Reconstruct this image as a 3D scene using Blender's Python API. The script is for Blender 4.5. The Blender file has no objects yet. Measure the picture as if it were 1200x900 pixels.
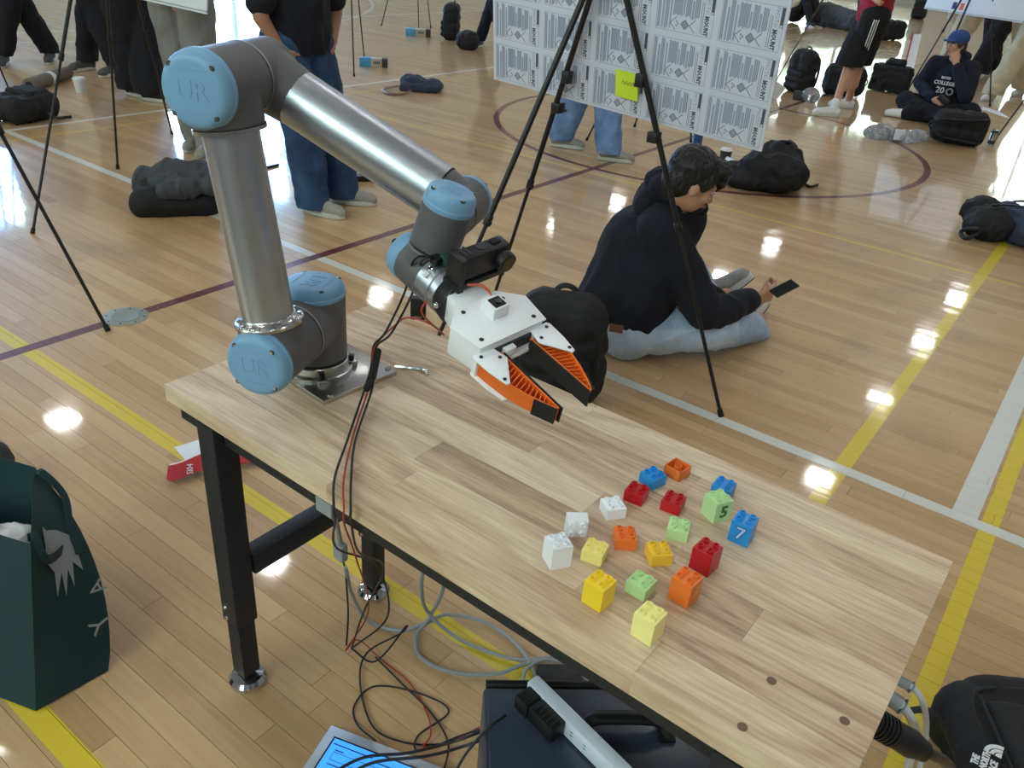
import bpy, bmesh, math, random
import numpy as np
from mathutils import Vector, Matrix, noise
random.seed(7)
V = Vector
PI = math.pi
scene = bpy.context.scene
COL = scene.collection

# ------------------------------------------------------------------ camera, world, exposure
cam_data = bpy.data.cameras.new('camera')
cam = bpy.data.objects.new('camera', cam_data)
COL.objects.link(cam)
R_ = V((0.79502, 0.60204, 0.07407)); U_ = V((-0.35109, 0.35714, 0.86556)); F_ = V((-0.49465, 0.71414, -0.4953))
mw = Matrix((( R_.x, U_.x, -F_.x, 0), (R_.y, U_.y, -F_.y, 0), (R_.z, U_.z, -F_.z, 1.5283), (0, 0, 0, 1)))
cam.matrix_world = mw
cam_data.sensor_width = 36.0
cam_data.lens = 36.0 * 958.30 / 1200.0
cam_data.clip_start = 0.02
cam_data.clip_end = 200
scene.camera = cam
scene.view_settings.view_transform = 'Standard'
scene.view_settings.look = 'None'
scene.view_settings.gamma = 1
scene.view_settings.use_curve_mapping = False
scene.view_settings.exposure = -0.02
world = bpy.data.worlds.new('world')
scene.world = world
world.use_nodes = True
world.node_tree.nodes['Background'].inputs[0].default_value = (0.55, 0.72, 1.0, 1)
world.node_tree.nodes['Background'].inputs[1].default_value = 1.0
LAMP_E, WIN_E = 62.0, 12.0       # ceiling lamp and window brightness
try:
    scene.cycles.use_denoising = True
    scene.cycles.max_bounces = 8
    scene.cycles.sample_clamp_indirect = 6
except Exception:
    pass

# ------------------------------------------------------------------ materials
def lin(c):
    return tuple((x / 12.92 if x <= 0.04045 else ((x + 0.055) / 1.055) ** 2.4) for x in [v / 255.0 for v in c]) + (1,)

def mat(name, rgb, rough=0.6, metal=0.0, bump=0.0, bscale=60.0, var=0.0, vscale=8.0, coat=0.0, spec=0.5, sheen=0.0, stretch=None, emit=None):
    m = bpy.data.materials.new(name); m.use_nodes = True
    nt = m.node_tree; b = nt.nodes['Principled BSDF']
    c = lin(rgb)
    b.inputs['Base Color'].default_value = c
    b.inputs['Roughness'].default_value = rough
    b.inputs['Metallic'].default_value = metal
    b.inputs['Specular IOR Level'].default_value = spec
    if coat: b.inputs['Coat Weight'].default_value = coat; b.inputs['Coat Roughness'].default_value = 0.1
    if sheen: b.inputs['Sheen Weight'].default_value = sheen
    if emit:
        b.inputs['Emission Color'].default_value = lin(rgb); b.inputs['Emission Strength'].default_value = emit
    tc = nt.nodes.new('ShaderNodeTexCoord')
    mp = nt.nodes.new('ShaderNodeMapping'); nt.links.new(tc.outputs['Object'], mp.inputs[0])
    if stretch: mp.inputs['Scale'].default_value = stretch
    if var:
        n = nt.nodes.new('ShaderNodeTexNoise'); n.inputs['Scale'].default_value = vscale; n.inputs['Detail'].default_value = 4
        nt.links.new(mp.outputs[0], n.inputs['Vector'])
        mr = nt.nodes.new('ShaderNodeMapRange'); mr.inputs['From Min'].default_value = .3; mr.inputs['From Max'].default_value = .7
        mr.inputs['To Min'].default_value = 1 - var; mr.inputs['To Max'].default_value = 1 + var
        nt.links.new(n.outputs[0], mr.inputs[0])
        mx = nt.nodes.new('ShaderNodeVectorMath'); mx.operation = 'SCALE'; mx.inputs[0].default_value = c[:3]
        nt.links.new(mr.outputs[0], mx.inputs['Scale']); nt.links.new(mx.outputs[0], b.inputs['Base Color'])
    if bump:
        n = nt.nodes.new('ShaderNodeTexNoise'); n.inputs['Scale'].default_value = bscale; n.inputs['Detail'].default_value = 3
        nt.links.new(mp.outputs[0], n.inputs['Vector'])
        bp = nt.nodes.new('ShaderNodeBump'); bp.inputs['Strength'].default_value = bump; bp.inputs['Distance'].default_value = 0.004
        nt.links.new(n.outputs[0], bp.inputs['Height']); nt.links.new(bp.outputs[0], b.inputs['Normal'])
    return m

class NT:
    def __init__(s, m): s.nt = m.node_tree
    def n(s, t, **k):
        o = s.nt.nodes.new(t)
        for a, v in k.items(): setattr(o, a, v)
        return o
    def l(s, a, b): s.nt.links.new(a, b)
    def math(s, op, a, b=None, c=None):
        o = s.n('ShaderNodeMath', operation=op)
        for i, x in enumerate((a, b, c)):
            if x is None: continue
            if isinstance(x, (int, float)): o.inputs[i].default_value = x
            else: s.l(x, o.inputs[i])
        return o.outputs[0]
    def mix(s, f, a, b):
        o = s.n('ShaderNodeMix', data_type='RGBA')
        if isinstance(f, (int, float)): o.inputs[0].default_value = f
        else: s.l(f, o.inputs[0])
        for i, x in ((6, a), (7, b)):
            if isinstance(x, tuple): o.inputs[i].default_value = x
            else: s.l(x, o.inputs[i])
        return o.outputs[2]

def court_material():
    m = bpy.data.materials.new('court_maple'); m.use_nodes = True
    k = NT(m); b = m.node_tree.nodes['Principled BSDF']
    geo = k.n('ShaderNodeNewGeometry'); oi = k.n('ShaderNodeObjectInfo')
    sep = k.n('ShaderNodeSeparateXYZ'); k.l(geo.outputs['Position'], sep.inputs[0])
    X, Y = sep.outputs[0], sep.outputs[1]
    at_ = k.n('ShaderNodeAttribute', attribute_name='tone')
    rnd = at_.outputs['Fac']
    mp = k.n('ShaderNodeMapping'); mp.inputs['Scale'].default_value = (2.2, 38, 1)
    k.l(geo.outputs['Position'], mp.inputs[0])
    off = k.n('ShaderNodeCombineXYZ'); k.l(k.math('MULTIPLY', rnd, 37.0), off.inputs[0]); k.l(k.math('MULTIPLY', rnd, 91.0), off.inputs[1])
    k.l(off.outputs[0], mp.inputs['Location'])
    n1 = k.n('ShaderNodeTexNoise'); n1.inputs['Scale'].default_value = 1.6; n1.inputs['Detail'].default_value = 6; n1.inputs['Roughness'].default_value = .6; n1.inputs['Distortion'].default_value = .8
    k.l(mp.outputs[0], n1.inputs['Vector'])
    cr = k.n('ShaderNodeValToRGB'); e = cr.color_ramp.elements
    e[0].position = 0.0; e[0].color = lin((160, 122, 82)); e[1].position = 1.0; e[1].color = lin((224, 196, 154))
    f = e.__class__
    x = cr.color_ramp.elements.new(.45); x.color = lin((196, 161, 117))
    x = cr.color_ramp.elements.new(.75); x.color = lin((209, 176, 132))
    v = k.math('ADD', k.math('MULTIPLY', rnd, .38), k.math('MULTIPLY', n1.outputs[0], .58))
    k.l(v, cr.inputs[0])
    # wear blotches
    n2 = k.n('ShaderNodeTexNoise'); n2.inputs['Scale'].default_value = 2.3; n2.inputs['Detail'].default_value = 5
    k.l(geo.outputs['Position'], n2.inputs['Vector'])
    d = k.n('ShaderNodeMapRange'); d.inputs[1].default_value = .55; d.inputs[2].default_value = .75; d.inputs[3].default_value = 0; d.inputs[4].default_value = .42
    k.l(n2.outputs[0], d.inputs[0])
    col = k.mix(d.outputs[0], cr.outputs[0], lin((150, 124, 98)))
    def band(c, coord, w): return k.math('LESS_THAN', k.math('ABSOLUTE', k.math('SUBTRACT', coord, c)), w / 2)
    def rng(coord, a, b): return k.math('MULTIPLY', k.math('GREATER_THAN', coord, a), k.math('LESS_THAN', coord, b))
    def paint(col, mask, rgb, a=.92): return k.mix(k.math('MULTIPLY', mask, a), col, lin(rgb))
    yel = (226, 200, 52); wht = (222, 226, 224); mar = (88, 18, 44)
    col = paint(col, band(1.131, Y, .052), yel)
    col = paint(col, band(.378, Y, .050), yel)
    col = paint(col, k.math('MULTIPLY', band(5.0, Y, .035), rng(X, -30, -.2)), yel, .6)
    col = paint(col, band(-5.86, X, .04), yel, .45)
    col = paint(col, k.math('MULTIPLY', band(-.383, X, .055), rng(Y, 1.3, 9)), yel)
    col = paint(col, k.math('MULTIPLY', band(.078, X, .05), rng(Y, -9, 9)), yel)
    col = paint(col, k.math('MULTIPLY', band(.004, X, .075), rng(Y, 2.53, 12)), wht)
    col = paint(col, k.math('MULTIPLY', band(-6.13, X, .05), rng(Y, 2.5, 30)), wht)
    col = paint(col, band(-10.2, X, .05), wht, .6)
    col = paint(col, k.math('MULTIPLY', band(2.53, Y, .052), rng(X, -6.15, 30)), wht)
    col = paint(col, band(-2.989, X, .052), mar)
    dist = k.math('SQRT', k.math('ADD', k.math('POWER', k.math('SUBTRACT', X, -2.989), 2), k.math('POWER', k.math('SUBTRACT', Y, 6.94), 2)))
    col = paint(col, band(1.83, dist, .052), mar)
    dist = k.math('SQRT', k.math('ADD', k.math('POWER', k.math('SUBTRACT', X, -16.0), 2), k.math('POWER', k.math('SUBTRACT', Y, 6.3), 2)))
    col = paint(col, band(6.7, dist, .05), wht, .5)
    k.l(col, b.inputs['Base Color'])
    b.inputs['Roughness'].default_value = .42
    b.inputs['Specular IOR Level'].default_value = .3
    b.inputs['Coat Weight'].default_value = 1.0
    nr = k.n('ShaderNodeMapRange'); nr.inputs[3].default_value = .025; nr.inputs[4].default_value = .085
    k.l(n2.outputs[0], nr.inputs[0]); k.l(nr.outputs[0], b.inputs['Coat Roughness'])
    b.inputs['Coat IOR'].default_value = 1.5
    mp2 = k.n('ShaderNodeMapping'); mp2.inputs['Scale'].default_value = (1.2, 7, 1); k.l(geo.outputs['Position'], mp2.inputs[0])
    n3 = k.n('ShaderNodeTexNoise'); n3.inputs['Scale'].default_value = 1.3; n3.inputs['Detail'].default_value = 2
    k.l(mp2.outputs[0], n3.inputs['Vector'])
    bp = k.n('ShaderNodeBump'); bp.inputs['Strength'].default_value = .12; bp.inputs['Distance'].default_value = .004
    k.l(n3.outputs[0], bp.inputs['Height']); k.l(bp.outputs[0], b.inputs['Coat Normal']); k.l(bp.outputs[0], b.inputs['Normal'])
    return m

def butcher_material():
    m = bpy.data.materials.new('rubberwood'); m.use_nodes = True
    k = NT(m); b = m.node_tree.nodes['Principled BSDF']
    geo = k.n('ShaderNodeNewGeometry'); oi = k.n('ShaderNodeObjectInfo'); rnd = oi.outputs['Random']
    off = k.n('ShaderNodeCombineXYZ'); k.l(k.math('MULTIPLY', rnd, 17.0), off.inputs[0]); k.l(k.math('MULTIPLY', rnd, 53.0), off.inputs[1]); k.l(k.math('MULTIPLY', rnd, 11.0), off.inputs[2])
    mp = k.n('ShaderNodeMapping'); mp.inputs['Scale'].default_value = (1.5, 9.0, 6); k.l(geo.outputs['Position'], mp.inputs[0]); k.l(off.outputs[0], mp.inputs['Location'])
    n1 = k.n('ShaderNodeTexNoise'); n1.inputs['Scale'].default_value = .9; n1.inputs['Detail'].default_value = 2.5; n1.inputs['Distortion'].default_value = .9
    k.l(mp.outputs[0], n1.inputs['Vector'])
    rings = k.math('PINGPONG', k.math('MULTIPLY', n1.outputs[0], 9.0), 1.0)
    mp3 = k.n('ShaderNodeMapping'); mp3.inputs['Scale'].default_value = (8, 130, 90); k.l(geo.outputs['Position'], mp3.inputs[0])
    n2 = k.n('ShaderNodeTexNoise'); n2.inputs['Scale'].default_value = 1.5; n2.inputs['Detail'].default_value = 5; k.l(mp3.outputs[0], n2.inputs['Vector'])
    v = k.math('ADD', k.math('MULTIPLY', rings, .24), k.math('MULTIPLY', n2.outputs[0], .56))
    v = k.math('ADD', v, k.math('MULTIPLY', k.math('SUBTRACT', rnd, .5), .20))
    cr = k.n('ShaderNodeValToRGB'); e = cr.color_ramp.elements
    e[0].position = .08; e[0].color = lin((146, 118, 96)); e[1].position = .80; e[1].color = lin((240, 225, 200))
    x = cr.color_ramp.elements.new(.33); x.color = lin((194, 166, 137))
    x = cr.color_ramp.elements.new(.55); x.color = lin((219, 197, 168))
    k.l(v, cr.inputs[0]); k.l(cr.outputs[0], b.inputs['Base Color'])
    b.inputs['Roughness'].default_value = .38; b.inputs['Specular IOR Level'].default_value = .45
    bp = k.n('ShaderNodeBump'); bp.inputs['Strength'].default_value = .06; bp.inputs['Distance'].default_value = .002
    k.l(n2.outputs[0], bp.inputs['Height']); k.l(bp.outputs[0], b.inputs['Normal'])
    return m

def denim(name, rgb, pale):
    m = bpy.data.materials.new(name); m.use_nodes = True
    k = NT(m); b = m.node_tree.nodes['Principled BSDF']
    tc = k.n('ShaderNodeTexCoord')
    n1 = k.n('ShaderNodeTexNoise'); n1.inputs['Scale'].default_value = 7; n1.inputs['Detail'].default_value = 5; k.l(tc.outputs['Object'], n1.inputs['Vector'])
    n2 = k.n('ShaderNodeTexNoise'); n2.inputs['Scale'].default_value = 160; k.l(tc.outputs['Object'], n2.inputs['Vector'])
    v = k.math('ADD', k.math('MULTIPLY', n1.outputs[0], .8), k.math('MULTIPLY', n2.outputs[0], .25))
    r = k.n('ShaderNodeMapRange'); r.inputs[1].default_value = .38; r.inputs[2].default_value = .7; k.l(v, r.inputs[0])
    k.l(k.mix(r.outputs[0], lin(rgb), lin(pale)), b.inputs['Base Color'])
    b.inputs['Roughness'].default_value = .9
    bp = k.n('ShaderNodeBump'); bp.inputs['Strength'].default_value = .5; bp.inputs['Distance'].default_value = .01
    k.l(n1.outputs[0], bp.inputs['Height']); k.l(bp.outputs[0], b.inputs['Normal'])
    return m

def emis(name, rgb, s):
    m = bpy.data.materials.new(name); m.use_nodes = True
    nt = m.node_tree; nt.nodes.remove(nt.nodes['Principled BSDF'])
    e = nt.nodes.new('ShaderNodeEmission'); e.inputs[0].default_value = rgb; e.inputs[1].default_value = s
    nt.links.new(e.outputs[0], nt.nodes['Material Output'].inputs[0])
    return m

M = {}
M['court'] = court_material(); M['butcher'] = butcher_material()
M['wall'] = mat('painted_block', (168, 164, 154), .8, bump=.2, bscale=20)
M['ceil'] = mat('ceiling_paint', (140, 138, 132), .9, var=.05)
M['frame'] = mat('window_frame', (90, 92, 96), .5)
M['blue'] = mat('blue_plastic', (122, 168, 206), .42, var=.03, bump=.03, bscale=300, spec=.4)
M['grey'] = mat('grey_casting', (92, 92, 95), .5, var=.04, bump=.05, bscale=400)
M['alu'] = mat('brushed_aluminium', (188, 194, 204), .36, 1.0, bump=.05, bscale=8, stretch=(1, 1, 60))
M['steel'] = mat('machined_steel', (190, 190, 188), .25, 1.0, bump=.03, bscale=200)
M['chrome'] = mat('chrome', (215, 218, 222), .08, 1.0)
M['black'] = mat('black_plastic', (17, 18, 22), .45, bump=.05, bscale=300)
M['dark'] = mat('matte_black', (16, 17, 21), .7)
M['dkring'] = mat('black_seal', (18, 18, 20), .5)
M['ltring'] = mat('pale_ring', (150, 152, 155), .4, .6)
M['powder'] = mat('black_powdercoat', (27, 30, 36), .55, bump=.15, bscale=500)
M['white_pla'] = mat('white_printed_plastic', (238, 241, 247), .4, bump=.03, bscale=200)
M['orange_pla'] = mat('orange_printed_plastic', (232, 110, 32), .45, bump=.06, bscale=300)
M['pcb'] = mat('green_board', (30, 74, 62), .5)
M['redwire'] = mat('red_wire', (170, 52, 40), .45)
M['orgwire'] = mat('orange_wire', (196, 84, 52), .45)
M['blkwire'] = mat('black_wire', (18, 18, 22), .4)
M['greycable'] = mat('grey_cable', (150, 156, 162), .5)
M['whitecable'] = mat('white_cable', (205, 208, 214), .4)
M['lens'] = mat('lens_glass', (10, 12, 18), .08, coat=1)
M['skin'] = mat('skin', (196, 148, 122), .55, var=.06, vscale=14)
M['skin2'] = mat('skin_tan', (168, 122, 98), .55, var=.06, vscale=14)
M['hair'] = mat('black_hair', (20, 18, 19), .5, bump=.8, bscale=70, stretch=(1, 1, .35))
M['hair2'] = mat('brown_hair', (58, 42, 32), .55, bump=.8, bscale=70)
M['navy'] = mat('navy_fleece', (14, 18, 32), .95, bump=.25, bscale=40, var=.12, sheen=0)
M['navy2'] = mat('navy_cotton', (15, 21, 40), .92, bump=.25, bscale=40, var=.12)
M['blkcloth'] = mat('black_cloth', (14, 15, 20), .9, bump=.3, bscale=40, var=.15)
M['dktrouser'] = mat('dark_trouser_cloth', (13, 15, 27), .92, bump=.3, bscale=18, var=.12)
M['tan'] = mat('khaki_cloth', (190, 176, 148), .9, bump=.4, bscale=12, var=.06)
M['greycloth'] = mat('grey_cloth', (128, 128, 126), .9, bump=.4, bscale=14, var=.08)
M['red'] = mat('red_cloth', (150, 26, 44), .85, bump=.3, bscale=18, var=.08)
M['shirtwhite'] = mat('white_cloth', (210, 212, 216), .85, bump=.2, bscale=20)
M['denim'] = denim('dark_denim', (30, 52, 88), (52, 84, 126))
M['ltdenim'] = denim('pale_denim', (148, 170, 200), (200, 214, 232))
M['middenim'] = denim('blue_denim', (82, 118, 168), (126, 158, 202))
M['pack'] = mat('black_nylon', (12, 13, 18), .75, bump=.4, bscale=60, var=.1)
M['packnavy'] = mat('slate_nylon', (44, 54, 78), .8, bump=.4, bscale=60, var=.1)
M['packgrey'] = mat('grey_nylon', (60, 64, 70), .8, bump=.4, bscale=60, var=.1)
M['strap'] = mat('black_webbing', (22, 23, 27), .7, bump=.3, bscale=200)
M['brown'] = mat('brown_leather', (104, 62, 38), .5)
M['tote'] = mat('dark_green_fabric', (16, 54, 60), .75, bump=.25, bscale=30, var=.08)
M['totegrey'] = mat('grey_print', (150, 156, 160), .7)
M['white'] = mat('white_matte', (225, 228, 232), .6)
M['paper'] = mat('white_paper', (226, 232, 242), .7)
M['redband'] = mat('red_ribbon', (178, 30, 42), .55)
M['rubber'] = mat('grey_rubber', (84, 82, 80), .8)
M['shoegrey'] = mat('grey_shoe', (150, 147, 141), .75, var=.12, vscale=30)
M['shoewhite'] = mat('white_shoe', (222, 224, 228), .6, var=.04, vscale=30)
M['shoedark'] = mat('dark_shoe', (26, 28, 34), .6)
M['shoeclog'] = mat('charcoal_clog', (66, 70, 76), .7)
M['shoeblue'] = mat('blue_shoe', (34, 62, 112), .6)
M['sole'] = mat('white_sole', (196, 194, 188), .6)
M['print'] = mat('poster_board', (214, 220, 240), .6)
M['inkl'] = mat('pale_ink', (150, 158, 184), .7)
M['inkd'] = mat('dark_ink', (78, 84, 106), .7)
M['sticky'] = mat('yellow_note', (208, 232, 60), .6)
M['capblue'] = mat('blue_cap', (44, 72, 128), .85)
M['eye'] = mat('eye', (24, 18, 16), .2)
M['lip'] = mat('lip', (150, 92, 82), .5)
M['brow'] = mat('brow', (30, 24, 22), .8)
M['case'] = mat('charcoal_case', (54, 63, 78), .3, bump=.05, bscale=200, spec=.6)
M['screen'] = mat('lit_screen', (66, 156, 246), .2, emit=.9)
M['scrtext'] = mat('screen_text', (20, 50, 110), .4)
M['silver'] = mat('silver_laptop', (186, 194, 206), .35, .5)
M['strip'] = mat('power_strip', (222, 232, 246), .35)
M['disc'] = mat('floor_plate', (150, 154, 142), .45, .6)
M['plug'] = mat('dowel_plug', (116, 88, 70), .6)
M['foil'] = mat('clear_plastic', (225, 232, 240), .12, bump=1, bscale=40)
M['foil'].node_tree.nodes['Principled BSDF'].inputs['Transmission Weight'].default_value = .85
M['cardbox'] = mat('blue_carton', (70, 150, 196), .5)
M['cardtan'] = mat('tan_carton', (176, 168, 154), .6)
M['roll'] = mat('grey_roll', (110, 98, 92), .8)
M['bottle'] = mat('blue_bottle', (36, 76, 124), .3)
M['purple'] = mat('purple_label', (60, 50, 110), .6)
M['orangelab'] = mat('orange_label', (226, 110, 80), .6)
M['soil'] = mat('graphite', (50, 52, 56), .6)

# ------------------------------------------------------------------ geometry helpers
WM = {}
SHOP = bpy.data.scenes.new('workshop')      # scratch scene in which modifiers are evaluated; removed at the end
def evaluated_mesh(o):
    SHOP.collection.objects.link(o)
    vl = SHOP.view_layers[0]; vl.update(); dg = vl.depsgraph; dg.update()
    me = bpy.data.meshes.new_from_object(o.evaluated_get(dg), depsgraph=dg)
    bpy.data.objects.remove(o)
    return me
def thing(name, label, cat, loc=(0, 0, 0), rot=(0, 0, 0), group=None):
    o = bpy.data.objects.new(name, None); COL.objects.link(o)
    o.empty_display_size = .05
    o.location = loc; o.rotation_euler = rot
    WM[o.name] = Matrix.LocRotScale(V(loc), __import__('mathutils').Euler(rot), None)
    o['label'] = label; o['category'] = cat
    if group: o['group'] = group
    return o

def finish(name, me, m, parent=None, world=False, label=None, kind=None, smooth=True):
    if world and parent is not None: me.transform(WM[parent.name].inverted())
    o = bpy.data.objects.new(name, me); COL.objects.link(o)
    if isinstance(m, (list, tuple)):
        me.materials.clear()
        for x in m: me.materials.append(x)
    elif m: me.materials.clear(); me.materials.append(m)
    if smooth:
        me.polygons.foreach_set('use_smooth', [True] * len(me.polygons))
        try: me.set_sharp_from_angle(angle=math.radians(28))
        except Exception: pass
    if parent is not None:
        o.parent = parent; WM[o.name] = WM[parent.name]
    else: WM[o.name] = Matrix()
    if label: o['label'] = label
    if kind: o['kind'] = kind
    me.update()
    return o

def part(name, bm, m, parent=None, **k):
    me = bpy.data.meshes.new(name); bm.to_mesh(me); bm.free()
    return finish(name, me, m, parent, **k)

def tag(o, label, cat, group=None):
    o['label'] = label; o['category'] = cat
    if group: o['group'] = group
    return o

def frame_z(d, up=V((0, 0, 1))):
    z = V(d).normalized()
    x = V(up).cross(z)
    if x.length < 1e-4: x = V((1, 0, 0)).cross(z)
    if x.length < 1e-4: x = V((0, 1, 0))
    x.normalize(); y = z.cross(x)
    return Matrix((x, y, z)).transposed()

def B(): return bmesh.new()

def box(bm, c, s, rot=None, bev=0.0):
    r = bmesh.ops.create_cube(bm, size=1)
    mt = Matrix.Translation(V(c)) @ (rot.to_4x4() if rot is not None else Matrix()) @ Matrix.Diagonal((s[0], s[1], s[2], 1))
    vs = r['verts']
    bmesh.ops.transform(bm, matrix=mt, verts=vs)
    if bev:
        es = list({e for v in vs for e in v.link_edges})
        bmesh.ops.bevel(bm, geom=es, offset=bev, segments=2, affect='EDGES', profile=.5)
    return bm

def cyl(bm, p0, p1, r0, r1=None, seg=32, bev=0.0):
    p0, p1 = V(p0), V(p1); r1 = r0 if r1 is None else r1
    d = p1 - p0; fr = frame_z(d)
    prof = [(0, r0), (d.length, r1)]
    if bev: prof = [(0, r0 - bev), (bev * .3, r0 - bev * .3), (bev, r0), (d.length - bev, r1), (d.length - bev * .3, r1 - bev * .3), (d.length, r1 - bev)]
    return lathe(bm, p0, fr, prof, seg)

def lathe(bm, o, fr, prof, seg=32, cap=True):
    rings = []
    for (h, r) in prof:
        rings.append([bm.verts.new(V(o) + fr @ V((r * math.cos(2 * PI * i / seg), r * math.sin(2 * PI * i / seg), h))) for i in range(seg)])
    for a, b in zip(rings, rings[1:]):
        for i in range(seg):
            j = (i + 1) % seg; bm.faces.new((a[i], a[j], b[j], b[i]))
    if cap:
        bm.faces.new(list(reversed(rings[0]))); bm.faces.new(rings[-1])
    return bm

def catmull(pts, n=8):
    P = [V(p) for p in pts]
    if len(P) < 3: return P
    P = [P[0] * 2 - P[1]] + P + [P[-1] * 2 - P[-2]]
    out = []
    for i in range(1, len(P) - 2):
        for k in range(n):
            t = k / n
            a, b, c, d = P[i - 1], P[i], P[i + 1], P[i + 2]
            out.append(.5 * ((2 * b) + (-a + c) * t + (2 * a - 5 * b + 4 * c - d) * t * t + (-a + 3 * b - 3 * c + d) * t ** 3))
    out.append(P[-2])
    return out

def tube(bm, pts, r, seg=10, smooth=8, flat=None):
    P = catmull(pts, smooth) if smooth else [V(p) for p in pts]
    rings = []; up = V((0, 0, 1))
    px = None
    for i, p in enumerate(P):
        d = (P[min(i + 1, len(P) - 1)] - P[max(i - 1, 0)])
        if d.length < 1e-9: d = V((0, 0, 1))
        z = d.normalized()
        if px is None:
            x = up.cross(z)
            if x.length < 1e-3: x = V((1, 0, 0)).cross(z)
        else: x = px - z * px.dot(z)
        x.normalize(); px = x; y = z.cross(x)
        rr = r(i / (len(P) - 1)) if callable(r) else r
        ra, rb = (rr, rr) if flat is None else (flat[0], flat[1])
        rings.append([bm.verts.new(p + x * ra * math.cos(2 * PI * k / seg) + y * rb * math.sin(2 * PI * k / seg)) for k in range(seg)])
    for a, b in zip(rings, rings[1:]):
        for i in range(seg):
            j = (i + 1) % seg; bm.faces.new((a[i], a[j], b[j], b[i]))
    bm.faces.new(list(reversed(rings[0]))); bm.faces.new(rings[-1])
    return bm

def prism(bm, pts, fr_o, ax, ay, az, h0, h1, bev=0.0):
    """polygon pts in (ax, ay) at fr_o, from az*h0 to az*h1"""
    lo = [bm.verts.new(V(fr_o) + ax * p[0] + ay * p[1] + az * h0) for p in pts]
    hi = [bm.verts.new(V(fr_o) + ax * p[0] + ay * p[1] + az * h1) for p in pts]
    n = len(pts); fs = []
    for i in range(n):
        j = (i + 1) % n; fs.append(bm.faces.new((lo[i], lo[j], hi[j], hi[i])))
    fs.append(bm.faces.new(list(reversed(lo)))); fs.append(bm.faces.new(hi))
    bmesh.ops.recalc_face_normals(bm, faces=fs)
    if bev:
        es = list({e for f in fs for e in f.edges})
        bmesh.ops.bevel(bm, geom=es, offset=bev, segments=2, affect='EDGES', profile=.5)
    return bm

def ell(bm, c, r, rot=None, sub=3):
    q = bmesh.ops.create_icosphere(bm, subdivisions=sub, radius=1)
    mt = Matrix.Translation(V(c)) @ (rot.to_4x4() if rot is not None else Matrix()) @ Matrix.Diagonal((r[0], r[1], r[2], 1))
    bmesh.ops.transform(bm, matrix=mt, verts=q['verts'])
    return bm

def capsule(bm, a, b, r0, r1, seg=14):
    a, b = V(a), V(b); d = b - a; L = d.length
    if L < 1e-5: return ell(bm, a, (r0,) * 3)
    fr = frame_z(d); prof = []
    for k in range(5): t = -PI / 2 + PI / 2 * k / 5; prof.append((r0 * math.sin(t), max(r0 * math.cos(t), 1e-4)))
    prof.append((0, r0)); prof.append((L, r1))
    for k in range(1, 6): t = PI / 2 * k / 5; prof.append((L + r1 * math.sin(t), max(r1 * math.cos(t), 1e-4)))
    return lathe(bm, a, fr, prof, seg)

def remesh(bm, vox, smooth=3, wr=None, keep=None):
    me = bpy.data.meshes.new('t'); bm.to_mesh(me); bm.free()
    o = bpy.data.objects.new('t', me)
    md = o.modifiers.new('r', 'REMESH'); md.mode = 'VOXEL'; md.voxel_size = vox
    if smooth:
        s = o.modifiers.new('s', 'SMOOTH'); s.iterations = smooth; s.factor = .5
    out = evaluated_mesh(o)
    bpy.data.meshes.remove(me)
    if wr:
        amp, sc = wr[:2]; st = V(wr[2]) if len(wr) > 2 else V((1, 1, 1))
        nv = len(out.vertices); co = np.empty(nv * 3, 'f'); no = np.empty(nv * 3, 'f')
        out.vertices.foreach_get('co', co); out.vertices.foreach_get('normal', no); co = co.reshape(-1, 3); no = no.reshape(-1, 3)
        q = co * (sc * np.array(st[:])); fr = np.empty(nv)
        for i in range(nv): fr[i] = noise.fractal(V(q[i].tolist()), 1.0, 2.0, 3)
        co += no * ((1 - 2 * np.abs(fr)) * amp)[:, None]
        out.vertices.foreach_set('co', co.astype('f').ravel())
    return out

def blob(name, shapes, m, parent=None, vox=.01, smooth=3, wr=None, world=False, label=None, cuts=()):
    bm = B()
    for s in shapes:
        k = s[0]
        if k == 'c': capsule(bm, *s[1:])
        elif k == 'e': ell(bm, *s[1:])
        elif k == 'b': box(bm, *s[1:])
        elif k == 'y': cyl(bm, *s[1:])
    me = remesh(bm, vox, smooth, wr)
    if cuts:
        bm = B(); bm.from_mesh(me)
        for co, no in cuts:
            g = list(bm.verts) + list(bm.edges) + list(bm.faces)
            bmesh.ops.bisect_plane(bm, geom=g, plane_co=V(co), plane_no=V(no), clear_outer=True)
            bmesh.ops.holes_fill(bm, edges=[e for e in bm.edges if e.is_boundary], sides=0)
        bm.to_mesh(me); bm.free()
    return finish(name, me, m, parent, world=world, label=label)

def text(name, s, size, mtx, m, parent=None, ext=.0004, world=True, align='CENTER', bold=0.0, sx=1.0):
    cu = bpy.data.curves.new('t', 'FONT'); cu.body = s; cu.size = size; cu.extrude = ext; cu.align_x = align; cu.align_y = 'CENTER'; cu.offset = bold; cu.resolution_u = 2
    me = evaluated_mesh(bpy.data.objects.new('t', cu))
    me.transform(mtx @ Matrix.Diagonal((sx, 1, 1, 1)))
    return finish(name, me, m, parent, world=world, smooth=False)

def mtx_from(o, x, y, z):
    x, y, z = V(x).normalized(), V(y).normalized(), V(z).normalized()
    return Matrix(((x.x, y.x, z.x, o[0]), (x.y, y.y, z.y, o[1]), (x.z, y.z, z.z, o[2]), (0, 0, 0, 1)))

def struct(name, bm, m, parent=None, **k):
    o = part(name, bm, m, parent, **k); o['kind'] = 'structure'; return o

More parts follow.
